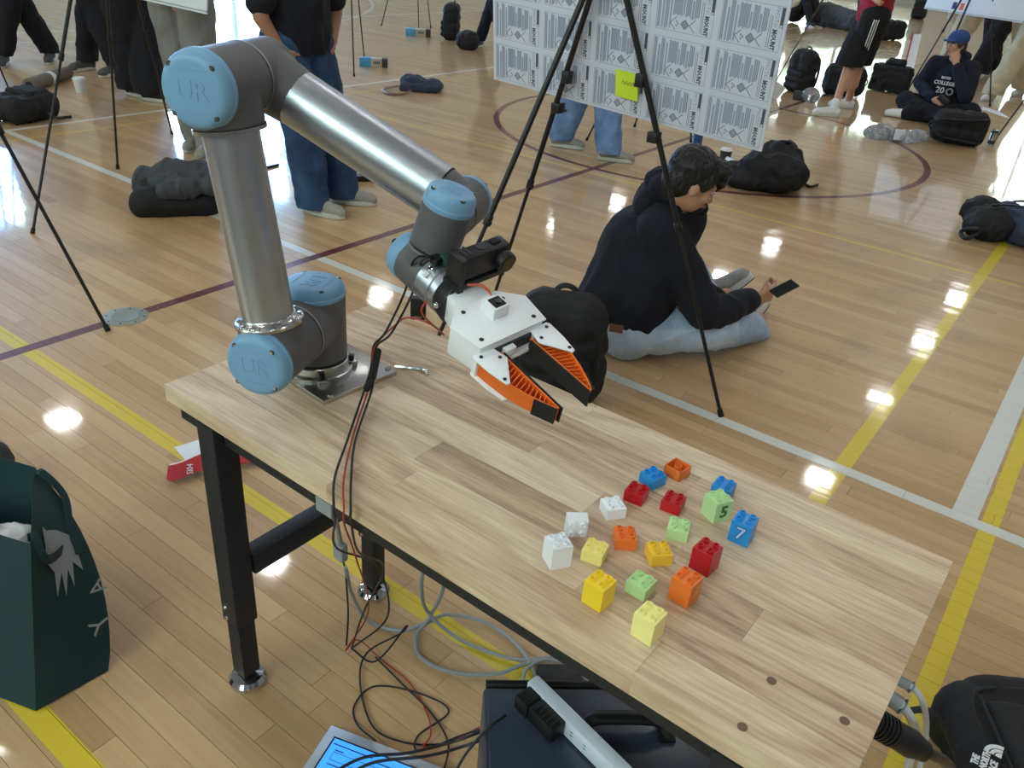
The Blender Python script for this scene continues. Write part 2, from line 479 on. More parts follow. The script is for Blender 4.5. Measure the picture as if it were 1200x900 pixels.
# ------------------------------------------------------------------ room
XL, XR, YB, YF, H = -17.5, 14.0, 29.5, -8.0, 8.6
def lamp_grid():
    for x in (-14.6, -8.45, -2.5, 3.6, 9.7):
        for y in (-6.6, -2.4, 1.7, 5.9, 10.2, 14.5, 18.7, 22.9, 27.0): yield x, y
bm = B(); box(bm, ((XL + XR) / 2, (YB + YF) / 2, -.06), (XR - XL, YB - YF, .1)); floor = struct('floor', bm, M['rubber'])
floor['label'] = 'polished maple sports floor with painted court lines'
CAMP = V((0, 0, 1.5283))
def prj(p):
    d = V(p) - CAMP; z = d.dot(F_)
    if z <= .05: return None
    return 600 + 958.3 * d.dot(R_) / z, 450 - 958.3 * d.dot(U_) / z, z
PW = .057
planks = []
rr = random.Random(11)
ny0, ny1 = int(-1.5 / PW), int(YB / PW)
for j in range(ny0, ny1):
    y = j * PW
    x = XL + rr.random() * 1.2
    xe = 3.2 if y < 12 else 6
    if j % 1 == 0:
        while x < xe:
            L = rr.uniform(.45, 1.5)
            planks.append((x, y, min(L, xe - x + .3), rr.random())); x += L
def plank_geom(bm, x, y, L, t, lay):
    g = .0005
    dz = [rr.uniform(-.00007, .00007) for _ in range(4)]
    zt, zb = 0.0, -.012
    c = [(x + g, y + g), (x + L - g, y + g), (x + L - g, y + PW - g), (x + g, y + PW - g)]
    lo = [bm.verts.new((a, b, zb)) for a, b in c]; hi = [bm.verts.new((a, b, zt + d)) for (a, b), d in zip(c, dz)]
    fs = [bm.faces.new(hi)] + [bm.faces.new((lo[i], lo[(i + 1) % 4], hi[(i + 1) % 4], hi[i])) for i in range(4)]
    for f in fs:
        for l in f.loops: l[lay] = (t, t, t, 1)
cand = []
for i, p in enumerate(planks):
    if p[1] > 4: continue
    best = None
    for fx in (.1, .5, .9):
        q = prj((p[0] + p[2] * fx, p[1] + .03, 0))
        if q and -5 < q[0] < 1205 and 0 < q[1] < 905: best = max(best or 0, 1 / q[2])
    if best: cand.append((-best, i))
near = set(i for _, i in sorted(cand)[:296])
big = B(); lay = big.loops.layers.float_color.new('tone')
for i, p in enumerate(planks):
    if i in near:
        b1 = B(); l1 = b1.loops.layers.float_color.new('tone'); plank_geom(b1, *p, l1)
        part('plank', b1, M['court'], floor, smooth=False)
    else: plank_geom(big, *p, lay)
part('plank_field', big, M['court'], floor, kind='stuff', smooth=False)

def wall_with(name, axis, pos, a0, a1, holes):
    """holes: (a, b, z0, z1)"""
    bm = B(); t = .3; s = 1 if pos > (XL + XR) / 2 and axis == 'x' or (axis == 'y' and pos > 0) else -1
    def slab(u0, u1, z0, z1):
        if u1 - u0 < 1e-3 or z1 - z0 < 1e-3: return
        c = ((u0 + u1) / 2, (z0 + z1) / 2)
        if axis == 'x': box(bm, (pos + s * t / 2, c[0], c[1]), (t, u1 - u0, z1 - z0))
        else: box(bm, (c[0], pos + s * t / 2, c[1]), (u1 - u0, t, z1 - z0))
    u = a0
    for (h0, h1, z0, z1) in sorted(holes):
        slab(u, h0, 0, H); slab(h0, h1, 0, z0); slab(h0, h1, z1, H); u = h1
    slab(u, a1, 0, H)
    return struct(name, bm, M['wall'], smooth=False)
def outdoors(name, c0, c1, c2, sc, s):
    m = emis(name, c0, s); k = NT(m); e = [n for n in m.node_tree.nodes if n.type == 'EMISSION'][0]
    g = k.n('ShaderNodeNewGeometry'); n = k.n('ShaderNodeTexNoise'); n.inputs['Scale'].default_value = sc; n.inputs['Detail'].default_value = 4; n.inputs['Distortion'].default_value = .4
    k.l(g.outputs['Position'], n.inputs['Vector']); cr = k.n('ShaderNodeValToRGB'); r = cr.color_ramp.elements
    r[0].position = .40; r[0].color = c0; r[1].position = .58; r[1].color = c2; x = r.new(.49); x.color = c1
    k.l(n.outputs[0], cr.inputs[0]); k.l(cr.outputs[0], e.inputs[0]); return m
WIN_L = outdoors('daylight_blue', (.10, .26, .95, 1), (.22, .50, 1.0, 1), (.55, .90, 1.0, 1), 1.1, WIN_E * 1.9)
WIN_B = outdoors('daylight_white', (.16, .22, .16, 1), (.50, .66, .58, 1), (.85, 1.0, .97, 1), 1.0, WIN_E * .9)
wn = [0]
def window(axis, pos, a, b, z0, z1, mt, cols, rows):
    wn[0] += 1
    s = 1 if pos > 0 else -1
    w = thing('window_%d' % wn[0], 'tall gym window', 'window'); del w['category']; w['kind'] = 'structure'
    f = B(); q = pos + s * .12
    def bar(u, z, du, dz):
        box(f, (q, u, z) if axis == 'x' else (u, q, z), (.09, du, dz) if axis == 'x' else (du, .09, dz))
    for i in range(cols + 1): bar(a + (b - a) * i / cols, (z0 + z1) / 2, .09, z1 - z0)
    for i in range(rows + 1): bar((a + b) / 2, z0 + (z1 - z0) * i / rows, b - a, .07)
    part('frame', f, M['frame'], w, smooth=False)
    for i in range(cols):
        for jj in range(rows):
            p = B(); u0 = a + (b - a) * (i + .5) / cols; zz = z0 + (z1 - z0) * (jj + .5) / rows
            du, dz = (b - a) / cols - .1, (z1 - z0) / rows - .08
            box(p, (q + s * .03, u0, zz) if axis == 'x' else (u0, q + s * .03, zz), (.02, du, dz) if axis == 'x' else (du, .02, dz))
            part('pane', p, mt, w, smooth=False)
winL = [(4.6, 7.3, 2.6, 4.7), (10.2, 14.1, .5, 5.6)]
winB = [(-10.9, -6.6, .4, 3.9), (-3.5, -1.5, .4, 5.9)]
winF = [(-12, -7, 3.6, 7.6), (-3, 3, 3.6, 7.6)]
wall_with('wall_left', 'x', XL, YF, YB, winL)
wall_with('wall_back', 'y', YB, XL, XR, winB)
wall_with('wall_right', 'x', XR, YF, YB, [])
wall_with('wall_front', 'y', YF, XL, XR, winF)
for h in winL: window('x', XL, *h, WIN_L, 3 if h[1] - h[0] > 3 else 2, 4 if h[2] < 2 else 2)
for h in winB: window('y', YB, *h, WIN_B, 4 if h[1] - h[0] > 3 else 2, 5)
for h in winF: window('y', YF, *h, WIN_B, 4, 2)
bm = B(); box(bm, ((XL + XR) / 2, (YB + YF) / 2, H + .1), (XR - XL, YB - YF, .2)); struct('ceiling', bm, M['ceil'])
LAMP = emis('lamp_panel', (1.0, .985, .96, 1), LAMP_E)
lamp0 = None
for i, (x, y) in enumerate(lamp_grid()):
    if lamp0 is None:
        lamp0 = thing('ceiling_light', 'square high bay lamp hanging below the gym ceiling', 'lamp', (x, y, 7.6), group='high bay lamps over the court')
        bm = B(); box(bm, (0, 0, .06), (.50, .50, .1), bev=.01); part('housing', bm, M['frame'], lamp0)
        bm = B(); box(bm, (0, 0, 0), (.44, .44, .02)); part('diffuser', bm, LAMP, lamp0, smooth=False)
        bm = B(); cyl(bm, (0, 0, .1), (0, 0, 1.0), .01, seg=8); part('stem', bm, M['frame'], lamp0)
        l0 = lamp0; continue
    c = l0.copy(); COL.objects.link(c); c.location = (x, y, 7.6)
    for ch in list(l0.children):
        d = ch.copy(); COL.objects.link(d); d.parent = c

# ------------------------------------------------------------------ workbench
ZT = .7275
TH = .034
bench = thing('workbench', 'long workbench with pale butcher block top and black steel legs', 'workbench', (-.63, .95, 0))
tx0, ty0, TL, TW = -1.2654, .6953, 1.272, .518
ta = -.0132
TX = V((math.cos(ta), math.sin(ta), 0)); TY = V((-math.sin(ta), math.cos(ta), 0)); T0 = V((tx0, ty0, 0))
def tp(a, b, z=0): return T0 + TX * a + TY * b + V((0, 0, z))
RT = Matrix((TX, TY, V((0, 0, 1)))).transposed()
bm = B(); box(bm, tp(TL / 2, TW / 2, ZT - TH + .004), (TL - .004, TW - .004, .008), RT)
top = part('tabletop', bm, M['butcher'], bench, world=True)
rr2 = random.Random(5)
rows = 7; bw = TW / rows
for r in range(rows):
    x = 0; first = True
    while x < TL - 1e-4:
        L = rr2.uniform(.34, .62)
        if first: L *= rr2.uniform(.5, 1)
        if TL - (x + L) < .17: L = TL - x
        bm = B(); box(bm, tp(x + L / 2, (r + .5) * bw, ZT - TH / 2), (L - .00035, bw - .00035, TH), RT)
        box_o = part('board', bm, M['butcher'], top, world=True, smooth=False)
        x += L; first = False
for (px, py) in ((-.117, .790), (-.118, .702), (-.026, .791)):
    bm = B(); cyl(bm, (px, py, ZT - .002), (px, py, ZT + .0006), .0062, seg=20); part('screw_plug', bm, M['plug'], top, world=True)
bm = B()
for (a, b, la, lb) in ((TL / 2, .03, TL - .02, .02), (TL / 2, TW - .03, TL - .02, .02), (.035, TW / 2, .02, TW - .06), (TL - .035, TW / 2, .02, TW - .06)):
    box(bm, tp(a, b, ZT - TH - .022), (la, lb, .044), RT)
part('apron', bm, M['powder'], bench, world=True)
legs = [(.119, .024), (.128, TW - .118), (TL - .119, .024), (TL - .128, TW - .118)]
for (a, b) in legs:
    bm = B(); box(bm, tp(a, b, .44), (.051, .051, .50), RT, bev=.003)
    lg = part('leg', bm, M['powder'], bench, world=True)
    bm = B(); box(bm, tp(a, b, .135), (.041, .041, .20), RT, bev=.002); part('leg_extension', bm, M['powder'], lg, world=True)
    bm = B(); lathe(bm, tp(a, b, 0), Matrix.Identity(3), [(0, .037), (.004, .041), (.013, .041), (.022, .034), (.028, .014), (.05, .008)], 28)
    part('levelling_foot', bm, M['chrome'], lg, world=True)
    for zz in (.235, .205):
        bm = B(); p = tp(a - .01, b - .0255, zz); cyl(bm, p, p - TY * .004, .0055, .004, seg=14); part('bolt', bm, M['chrome'], lg, world=True)
for a in (.124, TL - .124):
    bm = B(); box(bm, tp(a, TW / 2 - .043, .335), (.042, TW - .195, .05), RT, bev=.002); part('side_rail', bm, M['powder'], bench, world=True)

# ------------------------------------------------------------------ robot arm
E_ = {}
Bs = V((-1.102, .922, .748)); n_ = V((.369, -.930, 0)).normalized(); m_ = V((.930, .369, 0)).normalized(); z_ = V((0, 0, 1))
S0 = Bs + z_ * .118; S = V((-1.049, .788, .866)); El = V((-1.103, .767, 1.280)); Fe = V((-1.144, .870, 1.280)); Wr = V((-.834, .993, 1.125))
Wr = Wr + R_ * .012 - U_ * .011
d2 = (El - S).normalized(); d3 = (Wr - Fe).normalized()
robot = thing('robot_arm', 'grey and pale blue six joint robot arm bolted to the workbench top', 'robot arm', (Bs.x, Bs.y, ZT))
def housing(name, shapes, vox=.0028): return blob(name, shapes, M['grey'], robot, vox=vox, smooth=5, world=True)
def cap(center, axis, r, depth, up, name='joint_cap', logo=True, lsc=1.0):
    """blue cap starting at center, dome along axis"""
    fr = frame_z(axis, up)
    bm = B(); d = depth
    lathe(bm, center, fr, [(-.006, r * .97), (-.002, r * 1.02), (.003, r * 1.02), (.005, r * .99), (d * .55, r * .985), (d * .8, r * .93), (d * .95, r * .84), (d, r * .72)], 56)
    c = part(name, bm, M['blue'], robot, world=True)
    for k in range(4):
        a = PI / 4 + PI / 2 * k
        p = V(center) + fr @ V((r * .84 * math.cos(a), r * .84 * math.sin(a), d * .86))
        bm = B(); cyl(bm, p, p + V(axis) * (d * .08 + .0002), .0046, seg=14); s = part('screw_recess', bm, M['soil'], c, world=True)
        bm = B(); cyl(bm, p + V(axis) * .001, p + V(axis) * (d * .08 + .0006), .0026, seg=6); part('screw', bm, M['steel'], c, world=True)
    if logo:
        z = V(axis).normalized(); y = (V(up) - z * V(up).dot(z)).normalized(); x = y.cross(z)
        o = V(center) + z * (d + .0003)
        text('logo', 'UR', r * .70 * lsc, mtx_from(o, x, y, z), M['blue'], c, ext=.0006)
        bm = B()
        for sgn in (-1, 1): box(bm, o + y * sgn * r * .52 * lsc, (r * .9, .0010, .0009), Matrix((x, y, z)).transposed())
        part('logo_rule', bm, M['blue'], c, world=True)
    return c
def ring(c, axis, r, w, m, name='seal_ring'):
    bm = B(); cyl(bm, V(c) - V(axis) * w / 2, V(c) + V(axis) * w / 2, r, seg=56); return part(name, bm, m, robot, world=True)
# mounting plate and foot
bm = B(); box(bm, V((Bs.x + .018, Bs.y + .02, ZT + .005)), (.185, .175, .010), Matrix.Rotation(math.radians(-5), 3, 'Z'), bev=.001)
part('mounting_plate', bm, M['steel'], robot, world=True)
for sx, sy in ((-1, -1), (1, -1), (1, 1), (-1, 1)):
    p = V((Bs.x + .018 + sx * .08, Bs.y + .02 + sy * .075, ZT + .010)); bm = B(); cyl(bm, p, p + z_ * .004, .006, .005, seg=18); part('plate_screw', bm, M['steel'], robot, world=True)
bm = B(); lathe(bm, V((Bs.x, Bs.y, ZT + .010)), Matrix.Identity(3), [(0, .068), (.009, .068), (.011, .066), (.012, .061), (.026, .0605), (.028, .059)], 64)
part('base_flange', bm, M['steel'], robot, world=True)
for k in range(4):
    a = PI / 4 + PI / 2 * k + .2
    p = V((Bs.x + .0655 * math.cos(a), Bs.y + .0655 * math.sin(a), ZT + .016))
    bm = B(); box(bm, p, (.022, .02, .014), Matrix.Rotation(a, 3, 'Z'), bev=.003); part('flange_lug', bm, M['steel'], robot, world=True)
    bm = B(); cyl(bm, p + z_ * .006, p + z_ * .017, .0062, seg=16, bev=.001); part('flange_bolt', bm, M['black'], robot, world=True)
ring(V((Bs.x, Bs.y, ZT + .040)), z_, .0575, .004, M['dkring'])
p0 = V((Bs.x, Bs.y, ZT + .041))
housing('base_joint', [('y', p0, p0 + z_ * .128, .058), ('y', p0 + z_ * .078, p0 + z_ * .078 + n_ * .076, .057)])
cap(p0 + z_ * .130, z_, .058, .022, m_, lsc=1)
Sj = V((S.x, S.y, p0.z + .078))
A0 = p0 + z_ * .078
ring(A0 + n_ * .078, n_, .0578, .004, M['ltring']); ring(A0 + n_ * .0755, n_, .0565, .003, M['dkring'])
sh = A0 + n_ * .144
housing('shoulder_joint', [('y', A0 + n_ * .081, A0 + n_ * .190, .057), ('y', sh, sh + d2 * .052, .0555)])
cap(A0 + n_ * .191, n_, .057, .024, z_)
fl = sh + d2 * .052
bm = B(); lathe(bm, fl, frame_z(d2), [(0, .0565), (.001, .0585), (.006, .0585), (.008, .057), (.009, .052), (.014, .0455), (.016, .0445)], 56); part('tube_flange', bm, M['steel'], robot, world=True)
fr = frame_z(d2)
for k in range(10):
    a = 2 * PI * k / 10 + .2; p = fl + fr @ V((.051 * math.cos(a), .051 * math.sin(a), .007)); bm = B(); cyl(bm, p, p + d2 * .005, .0034, seg=10); part('flange_screw', bm, M['steel'], robot, world=True)
bm = B(); cyl(bm, fl + d2 * .010, El - d2 * .062, .0432, seg=64); part('upper_arm_tube', bm, M['alu'], robot, world=True)
# elbow
bm = B(); cyl(bm, El - d2 * .066, El - d2 * .060, .0555, seg=56); part('elbow_flange', bm, M['steel'], robot, world=True)
ec = El + n_ * .030
housing('elbow_joint', [('y', El - n_ * .055, El + n_ * .046, .055), ('y', El - d2 * .060, El, .0545)])
cap(El + n_ * .047, n_, .056, .024, z_)
ring(El - n_ * .0575, n_, .0555, .004, M['ltring']); ring(El - n_ * .0555, n_, .054, .004, M['dkring'])
housing('forearm_joint', [('y', El - n_ * .060, Fe - n_ * .030, .0535), ('y', Fe + n_ * .0, Fe + d3 * .074, .053, .046), ('e', Fe - n_ * .02, (.053, .053, .053))])
bm = B(); cyl(bm, Fe + d3 * .070, Wr - d3 * .042, .0455, seg=64); part('forearm_tube', bm, M['alu'], robot, world=True)
ring(Wr - d3 * .0415, d3, .0450, .004, M['dkring'])
# wrist
q4 = math.radians(-107); d5 = (m_ * math.cos(q4) + z_ * math.sin(q4)).normalized()
W1 = V((-.80275, .91405, 1.1250)) + R_ * .012 - U_ * .011; GO = V((-.82666, .90457, 1.04085)); W2 = GO + R_ * .007 - U_ * .007
housing('wrist_joint_inner', [('y', Wr - d3 * .040, Wr - d3 * .008, .0445, .039), ('y', Wr - n_ * .036, Wr + n_ * .038, .0395)], .0022)
cap(Wr - n_ * .037, -n_, .0395, .016, z_, logo=False)
housing('wrist_joint_middle', [('y', Wr + n_ * .040, W1, .039), ('y', W1 - d5 * .028, W1 + d5 * .043, .0395)], .0022)
ring(Wr + n_ * .039, n_, .0365, .003, M['dkring'])
cap(W1 - d5 * .029, -d5, .0395, .026, n_, lsc=.7)
ring(W1 + d5 * .0445, d5, .0365, .003, M['dkring']); ring(W1 + d5 * .0475, d5, .0395, .0035, M['ltring'])
t_ = V((.954, -.160, -.253)).normalized(); u_ = V((.230, -.150, .962)); u_ = (u_ - t_ * u_.dot(t_)).normalized(); w_ = t_.cross(u_)
if w_.dot(V((-.19, -.97, -.1))) < 0: w_ = -w_
def gp(a, b, c=0): return GO + t_ * a + w_ * b + u_ * c
housing('wrist_joint_outer', [('y', W1 + d5 * .049, W2, .038), ('y', W2 - t_ * .026, W2 + t_ * .032, .039)], .0022)
ring(W2 - t_ * .0275, t_, .037, .003, M['dkring'])
cap(W2 - t_ * .029, -t_, .039, .024, z_, lsc=.7)
ring(W2 + t_ * .0335, t_, .0365, .003, M['dkring'])
# force sensor
bm = B(); lathe(bm, gp(.040, 0), frame_z(t_), [(0, .036), (.001, .038), (.030, .038), (.031, .0355), (.035, .0355), (.036, .038), (.046, .038), (.047, .036)], 56); ft = part('force_sensor', bm, M['alu'], robot, world=True)
p = gp(.058, .019, .0335); bm = B(); cyl(bm, p, p + (u_ * .85 + w_ * .5).normalized() * .006, .005, seg=16, bev=.001); part('sensor_screw', bm, M['chrome'], ft, world=True)
for s in (-1, 1):
    k = (u_ * .87 + w_ * .49).normalized(); side = t_.cross(k)
    bm = B(); box(bm, gp(.054, 0) + k * .0378 + side * s * .012, (.010, .010, .001), Matrix((t_, side, k)).transposed()); part('sensor_label', bm, M['white'], ft, world=True)
bm = B(); cyl(bm, gp(.087, 0), gp(.112, 0), .037, .040, seg=48, bev=.003)
gc = part('gripper_coupler', bm, M['black'], robot, world=True)
p = gp(.10, .039, .004); bm = B(); ell(bm, p, (.0055,) * 3); part('ball_stud', bm, M['chrome'], gc, world=True)
# connector on the sensor
bm = B(); box(bm, gp(.062, -.012, .046), (.022, .030, .016), Matrix((t_, w_, u_)).transposed(), bev=.002); part('circuit_board', bm, M['pcb'], robot, world=True)
bm = B(); box(bm, gp(.052, .004, .044), (.016, .022, .014), Matrix((t_, w_, u_)).transposed(), bev=.002); part('cable_plug', bm, M['black'], robot, world=True)

# gripper
GR = Matrix((t_, w_, u_)).transposed()
body_poly = [(.108, -.030), (.140, -.037), (.172, -.070), (.224, -.0625), (.228, -.056), (.228, .056), (.224, .0625), (.172, .072), (.140, .037), (.108, .030)]
bm = B(); prism(bm, body_poly, GO, t_, w_, u_, -.022, .027, bev=.004)
grip = part('gripper_body', bm, M['white_pla'], robot, world=True)
bm = B(); prism(bm, [(.172, -.072), (.229, -.0635), (.229, .0635), (.172, .0735), (.140, .038), (.140, -.038)], GO, t_, w_, u_, .0272, .0300, bev=.001)
part('lid', bm, M['white_pla'], grip, world=True)
for a, b in ((.156, .036), (.215, .050), (.215, -.050), (.160, -.036)):
    bm = B(); cyl(bm, gp(a, b, .0295), gp(a, b, .0308), .0035, seg=14); part('screw', bm, M['black'], grip, world=True)
bm = B(); box(bm, gp(.178, -.004, .040), (.030, .030, .021), GR, bev=.002); part('camera_block', bm, M['white_pla'], grip, world=True)
bm = B(); box(bm, gp(.180, -.004, .051), (.020, .020, .003), GR, bev=.001); part('camera_lens_plate', bm, M['black'], grip, world=True)
bm = B(); cyl(bm, gp(.182, -.004, .052), gp(.182, -.004, .055), .005, seg=18); part('small_lens', bm, M['lens'], grip, world=True)
bm = B(); box(bm, gp(.230, 0, .006), (.004, .07, .022), GR, bev=.001); part('front_plate', bm, M['soil'], grip, world=True)
bm = B(); box(bm, gp(.236, 0, -.004), (.012, .075, .006), GR, bev=.001)
box(bm, gp(.236, .012, .008), (.010, .020, .014), GR, bev=.001); part('slide_rail', bm, M['white_pla'], grip, world=True)
for sgn, oa in ((1, 0), (-1, 0)):
    # finger outlines: outer edge bows outward, inner edge straight
    bI, bO, bT = .028, .068, (.036 if sgn > 0 else .030)
    def fp(a, b, c=0): return gp(a, sgn * b, c)
    outer = [(.236, .068), (.262, .066), (.290, .062), (.320, .053), (.345, .043), (.362, .034)]
    inner = [(.236, .028), (.362, .030)]
    th = .0022
    def strip(pts, off, h):
        b_ = B()
        poly = [(a, sgn * b) for a, b in pts] + [(a, sgn * (b - off)) for a, b in reversed(pts)]
        prism(b_, poly, GO, t_, w_, u_, -h, h); return b_
    o1 = part('finger', strip(outer, th, .0135), M['orange_pla'], robot, world=True, label='orange flexible gripper finger')
    part('inner_wall', strip(inner, -th, .0135), M['orange_pla'], o1, world=True)
    for k in range(15):
        f = (k + .6) / 15.3
        a0 = .240 + f * .112
        bo = None
        for (x0, y0), (x1, y1) in zip(outer, outer[1:]):
            aa = a0 + .004
            if x0 <= aa <= x1: bo = y0 + (y1 - y0) * (aa - x0) / (x1 - x0)
        if bo is None: bo = .034
        b_ = B(); bi = .029
        poly = [(a0 - .006, sgn * bi), (a0 - .0046, sgn * bi), (a0 + .0054, sgn * (bo - .001)), (a0 + .004, sgn * (bo - .001))]
        prism(b_, poly, GO, t_, w_, u_, -.0115, .0115); part('rib', b_, M['orange_pla'], o1, world=True)
    b_ = B(); poly = [(.240, sgn * .0245), (.366, sgn * .0265), (.366, sgn * .0285), (.240, sgn * .0272)]
    prism(b_, poly, GO, t_, w_, u_, -.014, .014); part('grip_pad', b_, M['dark'], o1, world=True, label='black grip pad')
    b_ = B(); poly = [(.332, sgn * .0492), (.3635, sgn * .0345), (.3645, sgn * .0370), (.333, sgn * .0515)]
    prism(b_, poly, GO, t_, w_, u_, -.014, .014); part('tip_pad', b_, M['dark'], o1, world=True)
    for c0, c1 in ((.0142, .0172), (-.0175, -.0142)):
        b_ = B(); prism(b_, [(.224, sgn * .070), (.229, sgn * .074), (.262, sgn * .072), (.292, sgn * .0665), (.294, sgn * .0605), (.252, sgn * .030), (.226, sgn * .036)], GO, t_, w_, u_, c0, c1, bev=.0012)
        part('mount_plate', b_, M['white_pla'], o1, world=True)
    b_ = B(); prism(b_, [(.226, sgn * .0705), (.236, sgn * .0725), (.236, sgn * .036), (.226, sgn * .036)], GO, t_, w_, u_, -.0142, .0142); part('mount_block', b_, M['white_pla'], o1, world=True)
    for a, b in ((.233, .063), (.247, .040), (.284, .0625)):
        b_ = B(); cyl(b_, fp(a, b, .0170), fp(a, b, .0182), .0028, seg=12); part('mount_screw', b_, M['black'], o1, world=True)
# action camera on a bracket
bm = B(); box(bm, gp(.100, -.038, .064), (.028, .088, .042), GR, bev=.005)
ac = part('action_camera', bm, M['black'], robot, world=True)
bm = B(); cyl(bm, gp(.112, -.068, .061), gp(.127, -.068, .059), .0175, seg=28, bev=.002); part('lens_barrel', bm, M['black'], ac, world=True)
bm = B(); cyl(bm, gp(.127, -.068, .059), gp(.1285, -.068, .059), .012, seg=28); part('lens', bm, M['lens'], ac, world=True)
bm = B(); box(bm, gp(.098, -.062, .0865), (.012, .016, .004), GR, bev=.0015); part('shutter_button', bm, M['dark'], ac, world=True)
bm = B(); cyl(bm, gp(.098, -.034, .085), gp(.098, -.034, .0863), .008, seg=24); part('record_mark', bm, M['soil'], ac, world=True)
bm = B(); box(bm, gp(.098, .000, .0855), (.022, .003, .003), GR); box(bm, gp(.098, -.008, .0855), (.022, .003, .003), GR); part('grip_ridge', bm, M['soil'], ac, world=True)
bm = B()
box(bm, gp(.100, .010, .046), (.034, .012, .078), GR, bev=.002)
box(bm, gp(.100, -.080, .046), (.022, .006, .050), GR, bev=.002)
box(bm, gp(.100, -.026, .036), (.032, .092, .010), GR, bev=.002)
part('camera_bracket', bm, M['black'], robot, world=True)
bm = B(); tube(bm, [gp(.118, .0, .04), gp(.135, -.012, .046), gp(.155, -.015, .042), gp(.166, -.006, .036)], .0022); part('ribbon_wire', bm, M['orgwire'], robot, world=True)

# ------------------------------------------------------------------ cables
def cable(name, pts, r, m, label, cat='cable', group=None, sm=8, extra=None):
    bm = B(); tube(bm, pts, r, 10, sm)
    o = part(name, bm, m); tag(o, label, cat, group); return o
cb = thing('cable_harness', 'bundle of thin black and red wires hanging from the wrist over the bench edge', 'cable', (-1.05, .75, 0))
cl1 = V((-0.9485, 0.9196, 0.8000)); cl2 = V((-0.9214, 0.9021, 0.8600))
w0 = gp(.05, .012, .050)
for k, (m, dx) in enumerate((('blkwire', -.006), ('blkwire', .006), ('redwire', 0))):
    bm = B()
    e = V((dx, dx * .5, 0))
    if k < 2:
        tube(bm, [w0 + e * .5, gp(.036, .030, .040) + e, V((-0.8795, 0.9381, 0.9600)) + e, V((-0.9129, 0.9251, 0.8800)) + e * .8, cl2 + e * .4, cl1 + e * .3, V((-0.9534, 0.9150, 0.7550)) + e, V(V((-0.8691, 0.7929, 0.7400))) + e, V(V((-0.8046, 0.7137, 0.7350))) + e * 2, V(V((-0.7553, 0.6663, 0.7310))) + e * 2, V(V((-0.7651, 0.6756, 0.6900))) + e * 2, V(V((-0.8304, 0.7425, 0.5500))) + e * 3, V(V((-0.8745, 0.8643, 0.4000))) + e, V(V((-0.9340, 0.9067, 0.2000))) - e * 4, V(V((-1.0256, 0.9176, 0.0200)))], .0021, 8)
    else:
        tube(bm, [gp(.08, .043, .0), gp(.085, .052, -.02), V((-0.8146, 0.9591, 0.9000)), V((-0.8157, 0.9266, 0.9300)), V((-0.8603, 0.9183, 0.9300)), V((-0.9247, 0.9520, 0.8800)), cl2, cl1, V((-0.9534, 0.9150, 0.7550)), V((-0.8788, 0.8058, 0.7380)), V((-0.8036, 0.7146, 0.7350)), V((-0.7504, 0.6652, 0.7310)), V((-0.7662, 0.6797, 0.6800)), V((-0.8553, 0.7808, 0.5000)), V((-0.9540, 0.9058, 0.2000)), V((-1.0322, 0.9051, 0.0200))], .0017, 8)
    part('red_wire' if k == 2 else 'black_wire', bm, M[m], cb, world=True)
bm = B(); capsule(bm, V(V((-0.9332, 0.9065, 0.7900))), V(V((-0.9226, 0.9094, 0.8450))), .0062, .0062); capsule(bm, V(V((-0.9432, 0.9010, 0.7650))), V(V((-0.9376, 0.9109, 0.7900))), .0068, .0068)
part('tape_wrap', bm, M['dark'], cb, world=True)
# floor loops
cable('black_floor_cable', [V((-1.0365, 0.9273, 0.0040)), V((-0.9569, 0.9272, 0.0200)), V((-0.9578, 1.0266, 0.0500)), V((-0.9525, 1.0065, 0.0500)), V((-0.9896, 0.9320, 0.0200)), V((-0.9484, 0.8705, 0.0060)), V((-0.8479, 0.8092, 0.0060)), V((-0.7734, 0.8204, 0.0060)), V((-0.7078, 0.8680, 0.0060)), V((-0.6426, 0.9125, 0.0500))], .0022, M['blkwire'], 'thin black cable looping down to the floor left of the black case')
cable('black_floor_cable', [V((-0.9722, 0.9422, 0.0100)), V((-0.8800, 0.9316, 0.0040)), V((-0.7751, 0.9159, 0.0040)), V((-0.6968, 0.8827, 0.0060)), V((-0.6579, 0.8247, 0.0060))], .0022, M['blkwire'], 'thin black cable running straight from the knot to the case corner')
cable('black_floor_cable', [V((-0.8027, 0.7750, 0.0300)), V((-0.8769, 0.7921, 0.0040)), V((-0.9163, 0.8245, 0.0040)), V((-0.9157, 0.8863, 0.0060)), V((-0.8306, 0.9348, 0.0060)), V((-0.7472, 0.9435, 0.0060)), V((-0.7559, 0.8542, 0.0060)), V((-0.7263, 0.8273, 0.0100)), V((-0.6761, 0.8984, 0.0300)), V((-0.6420, 0.9165, 0.0600))], .0022, M['blkwire'], 'thin black cable making the wide round loop behind the laptop')
cable('red_floor_wire', [V((-1.0418, 0.9135, 0.0060)), V((-1.0325, 0.9459, 0.0200)), V((-0.9635, 0.9501, 0.0040)), V((-0.8655, 0.9441, 0.0040)), V((-0.7822, 0.9099, 0.0040)), V((-0.7361, 0.8725, 0.0100)), V((-0.7259, 0.8400, 0.0080)), V((-0.6862, 0.8834, 0.0200)), V((-0.6503, 0.9276, 0.0500))], .0018, M['redwire'], 'thin red wire trailing across the floor to the case')
cable('laptop_cable', [V((-0.8186, 0.6508, 0.0300)), V((-0.7888, 0.7256, 0.0400)), V((-0.7251, 0.7947, 0.0400)), V((-0.6682, 0.8745, 0.0450)), V((-0.6223, 0.9007, 0.0900))], .0032, M['blkwire'], 'upper black cable crossing over the laptop to the case')
